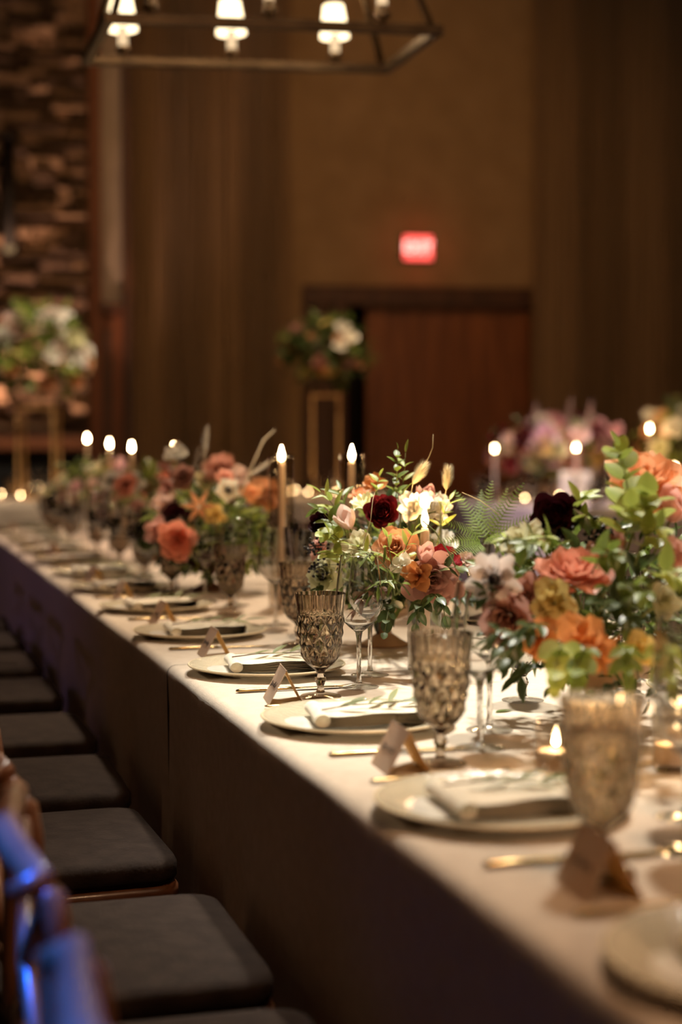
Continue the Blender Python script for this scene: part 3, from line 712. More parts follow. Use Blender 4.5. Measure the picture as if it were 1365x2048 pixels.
# the far side of the table
for i in range(8):
    y = 2.45 + 0.612 * i; o_ = ORD[i]; J = lambda a: rs.uniform(-a, a)
    inst(protoC, (1.475, y, TT), J(1), f'pebbled glass charger with gold rim, {o_} on the right table edge behind the flowers', 'plate', 'chargers along the right table edge')
    nz = put('napkin', nap_ms[i % 4], None, (1.46, y, TT + 0.009)); nz.rotation_euler = (0, 0, PI + J(0.1)); tag(nz, f'folded ivory napkin on the {o_} place of the right side behind the flowers', 'napkin', 'napkins along the right table edge')
    gx, gy = free_spot(1.43 + J(0.02), y + 0.31, 0.046)
    inst(protoG, (gx, gy, TT), J(3), f'smoky diamond-cut water goblet at the {o_} right-hand place behind the flowers', 'goblet', 'smoky goblets along the right side')
    for q, (dx, dy) in enumerate(((1.37, 0.21), (1.305, 0.09))):
        gx, gy = free_spot(dx + J(0.012), y + dy + J(0.015), 0.046)
        g = put('wine_glass', wine_m, None, (gx, gy, TT)); put('foot', wfoot_m, g)
        tag(g, f'clear stemmed wine glass, {"outer" if q == 0 else "inner"} one at the {o_} right-hand place behind the flowers', 'wine glass', 'clear wine glasses along the right side')
g = put('crystal_goblet', cry_m, None, (1.085, 2.50, TT)); put('foot', wfoot_m, g); tag(g, 'clear cut crystal goblet half hidden under the nearest bouquet', 'goblet')
lf = put('fallen_leaf', leaf_mb(0.042, 0.014, 0.2, 0.05).mesh('fallen_leaf', 'leaf_mid'), None, (0.99, 2.395, TT + 0.001)); lf.rotation_euler = (0.05, 0, -1.2)
tag(lf, 'single green leaf fallen on the bare cloth by the nearest bouquet', 'leaf')
votive((0.877, 1.908, TT), 'lit votive in clear glass just left of the nearest goblet', 'votives on the long table', 0.25)
votive((1.05, 1.90, TT), 'added lit votive in clear glass for sparkle by the right picture edge', 'votives on the long table', 0.25)  # added for sparkle, in place of reflections in the glassware

# tapers in hurricane cylinders
TAP = [((1.05, 2.911), 0.316, 0.0345, 0.335, 'short taper candle inside the glass cylinder beside the fern'),
       ((1.236, 4.01), 0.440, 0.036, 0.425, 'tall taper behind the burgundy bouquet, right one of two'),
       ((1.08, 4.166), 0.438, 0.036, 0.425, 'tall taper left of the burgundy bouquet, beside a peach rose'),
       ((1.20, 6.43), 0.452, 0.036, 0.425, 'far lit taper rising above the dusty-rose bouquet, rightmost of four'),
       ((1.11, 6.98), 0.460, 0.036, 0.425, 'far lit taper, third from the left of four over the far flowers'),
       ((1.10, 7.60), 0.476, 0.036, 0.425, 'far lit taper, second from the left over the far flowers'),
       ((1.077, 8.26), 0.505, 0.036, 0.425, 'farthest lit taper, leftmost of four over the far flowers')]
for (xy, h, r, hh, lab) in TAP:
    taper('taper_candle', (xy[0], xy[1], TT + 0.008), h - 0.04, lab, 1.2)
    hurricane((xy[0], xy[1], TT), r, hh, 'clear glass cylinder around the ' + ' '.join(lab.replace(' candle', '').split()[:9]))

# ------------------------------------------------------------------ flowers
def petal(mb, a, phi0, phi1, L, half, r0=0.02, h0=0.0, ns=6, nw=4, cup=0.0, ruf=0.0, rnd=random, taper_=0.25, pw=1.0, pointed=0.0):
    prof = [(r0, h0)]; n = 24
    for i in range(n):
        s = (i + 0.5) / n; ph = math.radians(phi0 + (phi1 - phi0) * s ** pw)
        prof.append((prof[-1][0] + L / n * math.sin(ph), prof[-1][1] + L / n * math.cos(ph)))
    def P(s):
        x = max(0, min(0.9999, s)) * n; i = int(x); f = x - i
        return (prof[i][0] * (1 - f) + prof[i + 1][0] * f, prof[i][1] * (1 - f) + prof[i + 1][1] * f)
    rows = []; ti = []; k1, k2, rj = rnd.uniform(0, 6), rnd.uniform(2, 4), rnd.uniform(-.15, .15)
    for i in range(ns + 1):
        s = i / ns; row = []
        sh = (0.35 + 0.65 * math.sin(PI * 0.5 * min(1, s / 0.55))) * (1 if s < 0.6 else math.sqrt(max(0.02, 1 - ((s - 0.6) / 0.46) ** 2)))
        if pointed: sh *= (1 - pointed * max(0, s - 0.3) / 0.7)
        for j in range(nw + 1):
            w_ = -1 + 2 * j / nw
            rr, hh = P(s * (1 - taper_ * 0.5 * w_ * w_))
            ang = a + half * w_ * sh
            r2 = max(0.001, rr)
            hz = hh + cup * w_ * w_ * s * L + ruf * L * s * math.sin(k1 + k2 * 2.2 * w_)
            r2 += ruf * 0.5 * L * s * math.cos(k1 + k2 * 1.7 * w_)
            row.append((r2 * math.cos(ang), r2 * math.sin(ang), hz)); ti.append(max(0, min(1, s * 0.8 + 0.1 + rj)))
        rows.append(row)
    mb.grid(rows, ti)
GA = 2.39996
def rose_mb(seed, n=26, openness=1.0):
    rnd = random.Random(seed); mb = MB()
    for i in range(n):
        t_ = i / (n - 1)
        petal(mb, i * GA + rnd.uniform(-.2, .2), 8 + 62 * t_ * openness, -28 + 118 * t_ * openness + rnd.uniform(-8, 8), 0.32 + 0.25 * t_, 1.15 - 0.42 * t_, 0.012 + 0.05 * t_, -0.22 - 0.03 * t_,
              6, 4, 0.05, 0.05 + 0.03 * t_, rnd)
    return mb
def ranunculus_mb(seed, n=46):
    rnd = random.Random(seed); mb = MB()
    for i in range(n):
        t_ = i / (n - 1)
        petal(mb, i * GA + rnd.uniform(-.2, .2), 50 + 45 * t_, -62 + 92 * t_ + rnd.uniform(-6, 6), 0.16 + 0.50 * t_, 0.85 - 0.25 * t_, 0.01, -0.05 - 0.20 * t_, 6, 4, 0.02, 0.018, rnd)
    return mb
def tulip_mb(seed):
    rnd = random.Random(seed); mb = MB()
    for i in range(7):
        t_ = 0 if i < 3 else 1
        petal(mb, i * 2 * PI / 3.02 + (0.5 if t_ else 0), 75, -22 + 14 * t_ + rnd.uniform(-6, 10), 0.80 + 0.06 * t_, 0.95, 0.02, -0.42, 8, 4, 0.02, 0.02, rnd, 0.35, 0.6)
    return mb
def anemone_mb(seed, n=10):
    rnd = random.Random(seed); mb = MB()
    for i in range(n):
        t_ = i % 2
        petal(mb, i * 2 * PI / n, 62 + 12 * t_, 52 + 22 * t_ + rnd.uniform(-8, 8), 0.50 + 0.03 * t_, 0.46, 0.03, -0.12 - 0.02 * t_, 6, 4, 0.08, 0.03, rnd, 0.3)
    return mb
def lisianthus_mb(seed, n=9):
    rnd = random.Random(seed); mb = MB()
    for i in range(n):
        t_ = i / (n - 1)
        petal(mb, i * GA, 12 + 25 * t_, 25 + 75 * t_ + rnd.uniform(-12, 12), 0.55 + 0.12 * t_, 0.85, 0.02, -0.3, 7, 5, 0.04, 0.10, rnd)
    return mb
def star_mb(seed, n=6):
    rnd = random.Random(seed); mb = MB()
    for i in range(n):
        petal(mb, i * 2 * PI / n, 50, 82 + rnd.uniform(-8, 8), 0.56, 0.52, 0.02, -0.18, 7, 4, 0.0, 0.02, rnd, 0.5, 1, 0.75)
    return mb
FM = {}
def flower_mesh(kind, mat, var):
    k = (kind, mat, var)
    if k not in FM:
        fn = {'rose': rose_mb, 'ranunculus': ranunculus_mb, 'tulip': tulip_mb, 'anemone': anemone_mb, 'lisianthus': lisianthus_mb, 'lily': star_mb}[kind]
        FM[k] = fn(hash((kind, var)) % 1000 if False else (len(kind) * 31 + var * 7)).mesh(kind, mat)
    return FM[k]
eye_m = MB().lathe([(0.105, -0.08), (0.11, -0.02), (0.085, 0.04), (0.04, 0.065), (0.001, 0.07)], 14).mesh('flower_eye', 'seed_black')
def st_mb():
    mb = MB(); rnd = random.Random(3)
    for k in range(40):
        a = k * GA; r = 0.15 + 0.06 * rnd.random(); p = Vector((r * math.cos(a), r * math.sin(a), 0.02 + 0.02 * rnd.random()))
        mb.tube([(0.09 * math.cos(a), 0.09 * math.sin(a), -0.05), p], 0.004, 3); mb.box(p, (0.018, 0.018, 0.018))
    return mb
stamen_m = st_mb().mesh('stamens', 'seed_black')
def add_flower(parent, kind, mat, p, diam, face, var=0, stem_to=None):
    """p: head centre in the parent's frame"""
    M = Matrix.Translation(p) @ rot_to(face, random.uniform(0, 6)) @ Matrix.Diagonal((diam, diam, diam, 1))
    o = put(kind, flower_mesh(kind, mat, var), parent, mat=M)
    if kind == 'anemone':
        put('flower_eye', eye_m, o); put('stamens', stamen_m, o)
    if stem_to is not None:
        b = M.inverted() @ Vector(stem_to); a = Vector((0, 0, -0.22))
        mid = (a + b) / 2 + Vector((0, 0, -0.12 * b.length)); r = 0.0022 / diam
        MB().tube([a, a.lerp(mid, 0.6), mid.lerp(b, 0.4), b], r, 5).obj('stem', 'stem_green', o)
    return o

# leafy pieces
LEAFM = {}
def leaf_m(mat, shape):
    k = (mat, shape)
    if k not in LEAFM:
        L, W, fo_, cu, ti = {'lance': (1, 0.26, 0.25, 0.18, 0.8), 'oval': (1, 0.52, 0.2, 0.2, 0.75), 'round': (1, 0.86, 0.12, 0.12, 0.6), 'thin': (1, 0.14, 0.2, 0.15, 0.8)}[shape]
        LEAFM[k] = leaf_mb(L, W, fo_, cu, 7, ti).mesh('leaf', mat)
    return LEAFM[k]
def bend_pts(p0, p1, sag, n=7):
    p0, p1 = Vector(p0), Vector(p1); out = []
    for i in range(n + 1):
        s = i / n; q = p0.lerp(p1, s); q = q + Vector(sag) * (4 * s * (1 - s)); out.append(q)
    return out
def sprig(parent, p0, p1, mat, shape, nleaf, size, name='leaf_sprig', sag=(0, 0, 0.02), start=0.3, sep=True, rnd=random, stem='stem_green', droop=0.0, opp=True):
    """stem from p0 to p1 with leaves; leaves are sub-parts"""
    pts = bend_pts(p0, p1, sag); st_ = MB().tube(pts, [0.0017 - 0.0012 * i / (len(pts) - 1) for i in range(len(pts))], 5)
    mats = []
    for k in range(nleaf):
        s = start + (1 - start) * (k // 2 * 2 if opp else k) / max(1, nleaf - 1); s = min(s, 0.999)
        x = s * (len(pts) - 1); i = int(x); q = pts[i].lerp(pts[min(i + 1, len(pts) - 1)], x - i)
        d = (pts[min(i + 1, len(pts) - 1)] - pts[max(i - 1, 0)]).normalized()
        side = d.cross(Vector((0, 0, 1))); side = side.normalized() if side.length > 0.05 else Vector((1, 0, 0))
        up = side.cross(d).normalized(); a = (PI * k + PI / 2 * (k // 2)) if opp else k * 2.4
        o_ = side * math.cos(a) + up * math.sin(a)
        dirn = (d * rnd.uniform(0.45, 0.8) + o_ * rnd.uniform(0.6, 0.9) + Vector((0, 0, -droop))).normalized()
        if k == nleaf - 1: dirn = d
        sz = size * rnd.uniform(0.75, 1.15) * (1 - 0.35 * s * s)
        nrm = (Vector((0, 0, 1)) + rnd.uniform(-.6, .6) * o_ - 0.4 * F_); nrm = (nrm - dirn * nrm.dot(dirn)).normalized()
        xax = dirn.cross(nrm)
        M = Matrix(((xax.x, dirn.x, nrm.x, q.x), (xax.y, dirn.y, nrm.y, q.y), (xax.z, dirn.z, nrm.z, q.z), (0, 0, 0, 1))) @ Matrix.Diagonal((sz, sz, sz, 1))
        mats.append(M)
    if sep:
        o = st_.obj(name, stem, parent)
        for M in mats: put('leaf', leaf_m(mat, shape), o, mat=M @ Matrix.Scale(1.22, 4))
    else:
        L, W, fo_, cu, ti = {'lance': (1, 0.26, 0.25, 0.18, 0.8), 'oval': (1, 0.52, 0.2, 0.2, 0.75), 'round': (1, 0.86, 0.12, 0.12, 0.6), 'thin': (1, 0.14, 0.2, 0.15, 0.8)}[shape]
        for M in mats: leaf_mb(L, W, fo_, cu, 5, ti, mb=st_, mat=M)
        o = st_.obj(name, mat, parent)
    return o
def fern_mb(L=0.2, W=0.075, nf=22):
    """frond along +Y facing +Z, pinnae narrow toward the tip"""
    mb = MB(); mb.tube([(0, L * i / 8, -0.12 * L * (i / 8) ** 2) for i in range(9)], [0.0011 - 0.0009 * i / 8 for i in range(9)], 5)
    for k in range(nf):
        s = 0.10 + 0.88 * k / (nf - 1); ln = W / 2 * (1.02 - s) ** 0.75 * min(1, 0.55 + s * 2.4) * 1.1
        for sd in (-1, 1):
            base = Matrix.Translation((0, L * s, -0.12 * L * s * s)) @ Matrix.Rotation(-sd * 1.12, 4, 'Z') @ Matrix.Rotation(-sd * 0.15, 4, 'Y')
            npn = max(3, int(ln / 0.0036))
            rows = []
            for i in range(npn * 2 + 1):      # lobed pinna
                t_ = i / (npn * 2); ww = 0.0034 * (1 - 0.8 * t_) * (1.0 if i % 2 else 0.42)
                rows.append([(-ww, ln * t_, -0.05 * ln * t_), (0, ln * t_ + 0.001, 0.0006 - 0.05 * ln * t_), (ww, ln * t_, -0.05 * ln * t_)])
            mb.grid(rows, None, False, base)
    return mb
FERN = [fern_mb(0.2, w_, n_).mesh('fern_frond', 'fern_green') for w_, n_ in ((0.085, 17), (0.07, 17))]
def fern(parent, p0, p1, nrm, var=0):
    d = Vector(p1) - Vector(p0); L = d.length; d.normalize(); nrm = Vector(nrm); nrm = (nrm - d * nrm.dot(d)).normalized(); x = d.cross(nrm)
    M = Matrix(((x.x, d.x, nrm.x, p0[0]), (x.y, d.y, nrm.y, p0[1]), (x.z, d.z, nrm.z, p0[2]), (0, 0, 0, 1))) @ Matrix.Diagonal((L / 0.2,) * 3 + (1,))
    return put('fern_frond', FERN[var], parent, mat=M)
def bunny_mb(seed, n=620, L=0.045, R=0.0125):
    rnd = random.Random(seed); mb = MB()
    mb.lathe([(0.001, 0), (R * 0.4, L * 0.12), (R * 0.5, L * 0.35), (R * 0.35, L * 0.7), (0.001, L * 0.97)], 10)
    for k in range(n):
        s = rnd.random(); a = rnd.uniform(0, 2 * PI); r = R * 0.5 * math.sin(PI * (0.1 + 0.85 * s)); o_ = Vector((math.cos(a), math.sin(a), 0))
        p = o_ * r + Vector((0, 0, L * s)); d = (o_ * rnd.uniform(0.5, 0.9) + Vector((0, 0, 1))).normalized() * rnd.uniform(0.010, 0.021)
        t_ = Vector((-o_.y, o_.x, 0)) * 0.00045
        mb.add([p - t_, p + t_, p + d], [(0, 1, 2)], [0.4, 0.4, 1.0])
    return mb
BUN = [bunny_mb(k).mesh('grass_head', 'grass_tan') for k in range(2)]
def bunny(parent, p, d, base, sc_=1.0, var=0):
    M = Matrix.Translation(p) @ rot_to(d) @ Matrix.Diagonal((sc_, sc_, sc_, 1))
    st_ = MB().tube(bend_pts(base, p, (0, 0, 0.005)), 0.0009, 5).obj('grass_stem', 'grass_tan', parent)
    put('grass_head', BUN[var], st_, mat=M)
BERRY = None
def berries(parent, p, d, n=26, size=0.003, spread=0.03, L=0.07):
    rnd = random.Random(n); mb = MB(); d = Vector(d).normalized()
    ico = bmesh.new(); bmesh.ops.create_icosphere(ico, subdivisions=1, radius=size)
    vs = [v.co.copy() for v in ico.verts]; fs = [tuple(v.index for v in f.verts) for f in ico.faces]; ico.free()
    p = Vector(p); mb.tube([p, p + d * L], 0.0009, 5)
    for k in range(n):
        s = rnd.random(); q = p + d * L * s; e = q + Vector((rnd.gauss(0, 1), rnd.gauss(0, 1), rnd.gauss(0, 1))).normalized() * spread * (1.05 - 0.7 * s) * rnd.uniform(.4, 1)
        mb.tube([q, e], 0.0004, 3); mb.add([v + e for v in vs], fs)
    return mb.obj('berry_cluster', 'seed_black', parent)
def plume(parent, base, p, mat='petal_white', L=0.12, W=0.02, seed=0, lean=None):
    rnd = random.Random(seed); mb = MB(); base, p = Vector(base), Vector(p); mb.tube(bend_pts(base, p, (0, 0, 0.0)), 0.0012, 5)
    d = (p - base).normalized() if lean is None else Vector(lean).normalized()
    for k in range(260):
        s = rnd.random(); q = p + d * L * s; o_ = Vector((rnd.gauss(0, 1), rnd.gauss(0, 1), rnd.gauss(0, 1))); o_ = (o_ - d * o_.dot(d)).normalized()
        e = q + (o_ * W * math.sin(PI * (0.08 + 0.85 * s)) + d * W * 1.2) * rnd.uniform(.6, 1); t_ = d.cross(o_) * 0.0009
        mb.add([q - t_, q + t_, e], [(0, 1, 2)], [0.5, 0.5, 1])
    return mb.obj('grass_plume', 'grass_tan' if mat is None else mat, parent)
def filler(parent, centre, rad, n, mats=('leaf_dark', 'leaf_mid', 'leaf_light'), size=0.035, seed=0, shape=(0.42, 0.2), lower=-0.6):
    """uncountable small greenery deep in the bouquet: a few joined masses"""
    rnd = random.Random(seed)
    for mi, m in enumerate(mats):
        mb = MB()
        for k in range(n // len(mats)):
            while True:
                d = Vector((rnd.uniform(-1, 1), rnd.uniform(-1, 1), rnd.uniform(lower, 1)))
                if 0.25 < d.length < 1: break
            q = Vector(centre) + Vector((d.x * rad[0], d.y * rad[1], d.z * rad[2]))
            dirn = (d + Vector((rnd.gauss(0, .6), rnd.gauss(0, .6), rnd.gauss(0.1, .6)))).normalized()
            nr = (Vector((0, 0, 1)) + Vector((rnd.gauss(0, .5), rnd.gauss(0, .5), 0)) - 0.3 * F_); nr = (nr - dirn * nr.dot(dirn)).normalized(); x = dirn.cross(nr)
            s = size * rnd.uniform(0.6, 1.3)
            M = Matrix(((x.x, dirn.x, nr.x, q.x), (x.y, dirn.y, nr.y, q.y), (x.z, dirn.z, nr.z, q.z), (0, 0, 0, 1)))
            leaf_mb(s, s * shape[0], 0.25, shape[1], 4, 0.8, mb=mb, mat=M)
        o = mb.obj('foliage', m, parent); o['kind'] = 'stuff'
def compote(parent, mat='ceramic_tan', s=1.0):
    MB().lathe([(0.001, 0.0), (0.052 * s, 0.0), (0.055 * s, 0.004), (0.045 * s, 0.010), (0.018 * s, 0.028), (0.014 * s, 0.045), (0.022 * s, 0.058), (0.06 * s, 0.072), (0.085 * s, 0.095), (0.09 * s, 0.125), (0.086 * s, 0.125), (0.078 * s, 0.10), (0.002, 0.075)], 32).obj('vase', mat, parent)
CAMV = -F_
def face_of(p, c, cam=0.55, up=0.35):
    return (Vector(p) - Vector(c)).normalized() + CAMV * cam + Vector((0, 0, up))
def arrangement(loc, label, flowers, group='bouquets down the long table', cen_h=0.24, cat='flowers'):
    A = empty('flower_arrangement', loc); tag(A, label, cat, group); L0 = Vector(loc); c = Vector((0, 0, cen_h - 0.05)); va = Vector((0, 0, 0.12))
    for i, f in enumerate(flowers):
        kind, mat, u, v, px, d = f[:6]; p = at(u, v, d) - L0; diam = px * 1.2 * d / F_PX
        fc_ = f[6] if len(f) > 6 else face_of(p, c)
        add_flower(A, kind, mat, p, diam, fc_, i % 3, va)
    return A

# ---- bouquet in focus
B1 = (1.09, 3.29, TT); L1 = Vector(B1)
def l1(u, v, d): return at(u, v, d) - L1
cam_l = lambda right, up, toward=1.0: (R_ * right + Vector((0, 0, 1)) * up + CAMV * toward)
A = arrangement(B1, 'bouquet with burgundy ranunculus, orange rose and fern, in sharp focus at mid table', [
    ('ranunculus', 'petal_burgundy', 765, 1023, 60, 3.12, cam_l(-0.15, 0.25)),
    ('ranunculus', 'petal_dark', 640, 1046, 46, 3.16, cam_l(-0.8, 0.3)),
    ('tulip', 'petal_blush', 692, 1036, 54, 3.08, cam_l(-0.35, 0.9, 0.5)),
    ('lisianthus', 'petal_cream', 727, 1004, 50, 3.16, cam_l(-0.2, 0.9, 0.4)),
    ('rose', 'petal_peach', 790, 1092, 72, 3.04, cam_l(-0.1, 0.5)),
    ('lisianthus', 'petal_orange', 748, 968, 42, 3.3, cam_l(-0.5, 0.6)),
    ('lisianthus', 'petal_white', 826, 1012, 58, 3.14, cam_l(-0.3, 0.6)),
    ('lisianthus', 'petal_white', 876, 1016, 56, 3.2, cam_l(0.4, 0.6)),
    ('tulip', 'petal_pink', 850, 990, 50, 3.18, cam_l(0.1, 0.9, 0.35)),
    ('tulip', 'petal_pink', 850, 1106, 46, 2.99, cam_l(0.1, 0.9, 0.5)),
    ('ranunculus', 'petal_crimson', 893, 1115, 54, 3.05, cam_l(0.3, 0.7, 0.6)),
    ('lisianthus', 'petal_blush', 936, 1120, 36, 3.06, cam_l(0.4, 0.6, 0.7)),
    ('rose', 'petal_dusty', 866, 1160, 92, 3.0, cam_l(0.2, -0.1)),
    ('lisianthus', 'petal_orange', 835, 1150, 52, 2.98, cam_l(-0.4, 0.1)),
    ('rose', 'petal_cream', 645, 1148, 62, 3.12, cam_l(-0.7, 0.2)),
    ('lisianthus', 'petal_cream', 716, 1092, 54, 3.04, cam_l(-0.3, 0.5)),
    ('lisianthus', 'petal_pink', 640, 1095, 44, 3.2, cam_l(-0.8, 0.2)),
    ('lisianthus', 'petal_white', 805, 1128, 40, 3.0, cam_l(-0.1, 0.4)),
    ('lisianthus', 'petal_white', 890, 1078, 50, 3.25, cam_l(0.3, 0.8, 0.5)),
    ('rose', 'petal_peach', 720, 985, 40, 3.4, cam_l(-0.3, 0.8, 0.3)),
])
compote(A)
r1 = random.Random(11)
va = Vector((0, 0, 0.12))
filler(A, (0.0, -0.02, 0.20), (0.135, 0.15, 0.13), 420, size=0.040, seed=4, lower=-0.7)
filler(A, (0.0, -0.05, 0.13), (0.15, 0.15, 0.07), 200, mats=('leaf_dark', 'leaf_mid'), size=0.042, seed=14, lower=-0.9)
S = lambda p0, p1, mat, shp, n_, sz, **k: sprig(A, p0, p1, mat, shp, n_, sz, rnd=r1, **k)
S(l1(790, 1060, 3.2), l1(796, 900, 3.16), 'leaf_mid', 'oval', 17, 0.026, start=0.30, sag=(0, 0, 0))
S(l1(800, 1060, 3.2), l1(812, 905, 3.2), 'leaf_light', 'lance', 7, 0.042, start=0.45, sag=(0, 0, 0))
S(l1(740, 1080, 3.2), l1(760, 952, 3.18), 'leaf_light', 'oval', 9, 0.030, start=0.3)
S(l1(700, 1090, 3.15), l1(642, 985, 3.12), 'leaf_light', 'lance', 9, 0.045, start=0.35)
S(l1(700, 1090, 3.15), l1(680, 975, 3.2), 'leaf_mid', 'lance', 8, 0.042, start=0.35)
S(l1(690, 1110, 3.12), l1(632, 1015, 3.1), 'leaf_mid', 'oval', 8, 0.034, start=0.3)
S(l1(700, 1120, 3.1), l1(648, 1068, 3.05), 'leaf_light', 'round', 9, 0.030, start=0.25)
S(l1(700, 1150, 3.1), l1(652, 1110, 3.05), 'leaf_light', 'round', 7, 0.027, start=0.25)
S(l1(790, 1180, 3.05), l1(832, 1058, 2.98), 'leaf_light', 'lance', 7, 0.040, start=0.35)
S(l1(790, 1190, 3.03), l1(772, 1068, 2.96), 'leaf_light', 'lance', 6, 0.036, start=0.4)
S(l1(780, 1180, 3.03), l1(700, 1088, 2.97), 'leaf_light', 'lance', 7, 0.034, start=0.4)
S(l1(800, 1190, 3.03), l1(735, 1105, 2.95), 'leaf_mid', 'thin', 8, 0.045, start=0.3)
S(l1(870, 1120, 3.1), l1(900, 1000, 3.15), 'leaf_light', 'lance', 7, 0.040, start=0.4)
S(l1(840, 1100, 3.15), l1(858, 985, 3.2), 'leaf_mid', 'oval', 7, 0.030, start=0.4)
S(l1(780, 1180, 3.05), l1(705, 1235, 2.92), 'leaf_bronze', 'lance', 10, 0.034, start=0.25, sag=(0, 0, 0.03), name='trailing_sprig', droop=0.3)
S(l1(790, 1200, 3.05), l1(770, 1265, 2.92), 'leaf_dark', 'round', 9, 0.026, start=0.25, sag=(0, 0, 0.02), name='trailing_sprig', droop=0.5)
S(l1(820, 1190, 3.0), l1(745, 1190, 2.88), 'leaf_mid', 'lance', 9, 0.036, start=0.25, sag=(0, 0, 0.03), droop=0.2)
S(l1(850, 1200, 3.0), l1(830, 1262, 2.92), 'leaf_dark', 'oval', 8, 0.030, start=0.25, sag=(0, 0, 0.02), name='trailing_sprig', droop=0.5)
S(l1(860, 1190, 3.0), l1(895, 1245, 2.92), 'leaf_dark', 'oval', 8, 0.032, start=0.25, sag=(0, 0, 0.02), name='trailing_sprig', droop=0.5)
S(l1(660, 1170, 3.15), l1(625, 1200, 3.1), 'leaf_dark', 'oval', 7, 0.028, start=0.2)
S(l1(850, 1160, 3.0), l1(955, 1150, 3.0), 'leaf_dark', 'oval', 9, 0.032, start=0.2)
fc = l1(965, 1085, 3.15); nv = CAMV + Vector((0, 0, 0.6))
for k, (u, v, dd) in enumerate(((912, 972, 3.2), (962, 968, 3.25), (985, 955, 3.2), (1016, 972, 3.18), (1046, 962, 3.16), (1075, 1018, 3.1), (884, 1032, 3.1), (882, 1075, 3.05), (1030, 1060, 3.05))):
    fern(A, fc + Vector((r1.uniform(-.012, .012), r1.uniform(-.012, .012), r1.uniform(-.008, .008))), l1(u, v, dd), nv + Vector((r1.uniform(-.3, .3), 0, r1.uniform(-.3, .3))), k % 2)
for k, (u, v, dd) in enumerate(((930, 1120, 3.05), (905, 1095, 3.0))):
    fern(A, l1(965, 1085, 3.15), l1(u, v, dd), nv, k % 2)
bunny(A, l1(826, 968, 3.14), R_ * 0.45 + Vector((0, 0, 1)) * 0.75, l1(815, 1050, 3.2), 1.0, 0)
bunny(A, l1(893, 980, 3.14), R_ * 0.10 + Vector((0, 0, 1)), l1(880, 1060, 3.2), 0.95, 1)
MB().tube([l1(846, 938, 3.16), l1(858, 915, 3.16), l1(866, 895, 3.16), l1(867, 868, 3.16)], [0.0009, 0.0008, 0.0007, 0.0004], 5).obj('grass_blade', 'grass_tan', A)
MB().tube([l1(728, 1085, 2.98), l1(742, 1040, 2.98), l1(746, 1000, 3.0), l1(750, 985, 3.02)], [0.0009, 0.0009, 0.0008, 0.0005], 5).obj('grass_blade', 'grass_tan', A)
MB().tube([l1(846, 1042, 2.88), l1(870, 1062, 2.9), l1(900, 1108, 2.95), l1(920, 1150, 3.05)], [0.0013, 0.0014, 0.0015, 0.0015], 5).obj('bare_twig', 'leaf_olive', A)
MB().tube([l1(1000, 1030, 3.1), l1(960, 1000, 3.12), l1(925, 985, 3.1)], 0.0007, 4).obj('grass_blade', 'grass_tan', A)
berries(A, l1(650, 1090, 3.1), -R_ * 1.0 + Vector((0, 0, -0.1)), 30, 0.0034, 0.035, 0.035)
berries(A, l1(650, 1130, 3.1), -R_ * 0.9 + Vector((0, 0, -0.3)), 24, 0.0034, 0.03, 0.03)

# ---- nearest bouquet at the right
B2 = (1.10, 2.24, TT); L2v = Vector(B2)
def l2(u, v, d): return at(u, v, d) - L2v
A = arrangement(B2, 'large bouquet nearest the camera, with dark ranunculus and white ranunculus, at the right', [
    ('ranunculus', 'petal_dark', 1110, 1031, 90, 2.42, cam_l(-0.1, 0.35, 0.9)),
    ('anemone', 'petal_shell', 988, 1158, 96, 2.26, cam_l(-0.35, 0.15)),
    ('rose', 'petal_coral', 1150, 1135, 132, 2.3, cam_l(0.0, 1.1, 0.55)),
    ('lisianthus', 'petal_yellow', 1108, 1203, 76, 2.2, cam_l(-0.2, 0.2)),
    ('rose', 'petal_dusty', 1012, 1240, 96, 2.25, cam_l(-0.5, -0.2)),
    ('lisianthus', 'petal_orange', 1076, 1277, 70, 2.2, cam_l(-0.2, -0.1)),
    ('lisianthus', 'petal_orange', 1172, 1292, 104, 2.15, cam_l(0.1, 0.0)),
    ('lily', 'petal_orange', 1205, 1305, 84, 2.13, cam_l(0.4, -0.1)),
    ('rose', 'petal_peach', 1300, 950, 140, 2.4, cam_l(0.1, 0.8, 0.6)),
    ('tulip', 'petal_pink', 1352, 1010, 80, 2.35, cam_l(0.1, 0.9, 0.5)),
    ('lisianthus', 'petal_pink', 1352, 1112, 66, 2.25, cam_l(0.2, 0.4)),
    ('rose', 'petal_dusty', 1216, 1084, 62, 2.4, cam_l(-0.2, 0.6)),
    ('lisianthus', 'petal_cream', 1050, 1075, 74, 2.38, cam_l(-0.3, 0.8, 0.6)),
    ('lisianthus', 'petal_blush', 1085, 1065, 54, 2.42, cam_l(0.1, 0.8, 0.6)),
    ('rose', 'petal_dusty', 1055, 1190, 66, 2.3, cam_l(-0.3, 0.1)),
    ('lisianthus', 'petal_yellow', 1280, 1300, 60, 2.1, cam_l(0.2, 0.1)),
    ('lisianthus', 'petal_cream', 1330, 1200, 60, 2.2, cam_l(0.2, 0.3)),
])
compote(A)
r1 = random.Random(23)
filler(A, (0.02, 0.0, 0.20), (0.20, 0.20, 0.13), 460, mats=('leaf_dark', 'leaf_mid', 'leaf_dark'), size=0.044, seed=8, lower=-0.8)
filler(A, (0.0, -0.04, 0.14), (0.19, 0.17, 0.09), 160, mats=('leaf_dark', 'leaf_dark'), size=0.036, seed=9, lower=-1)
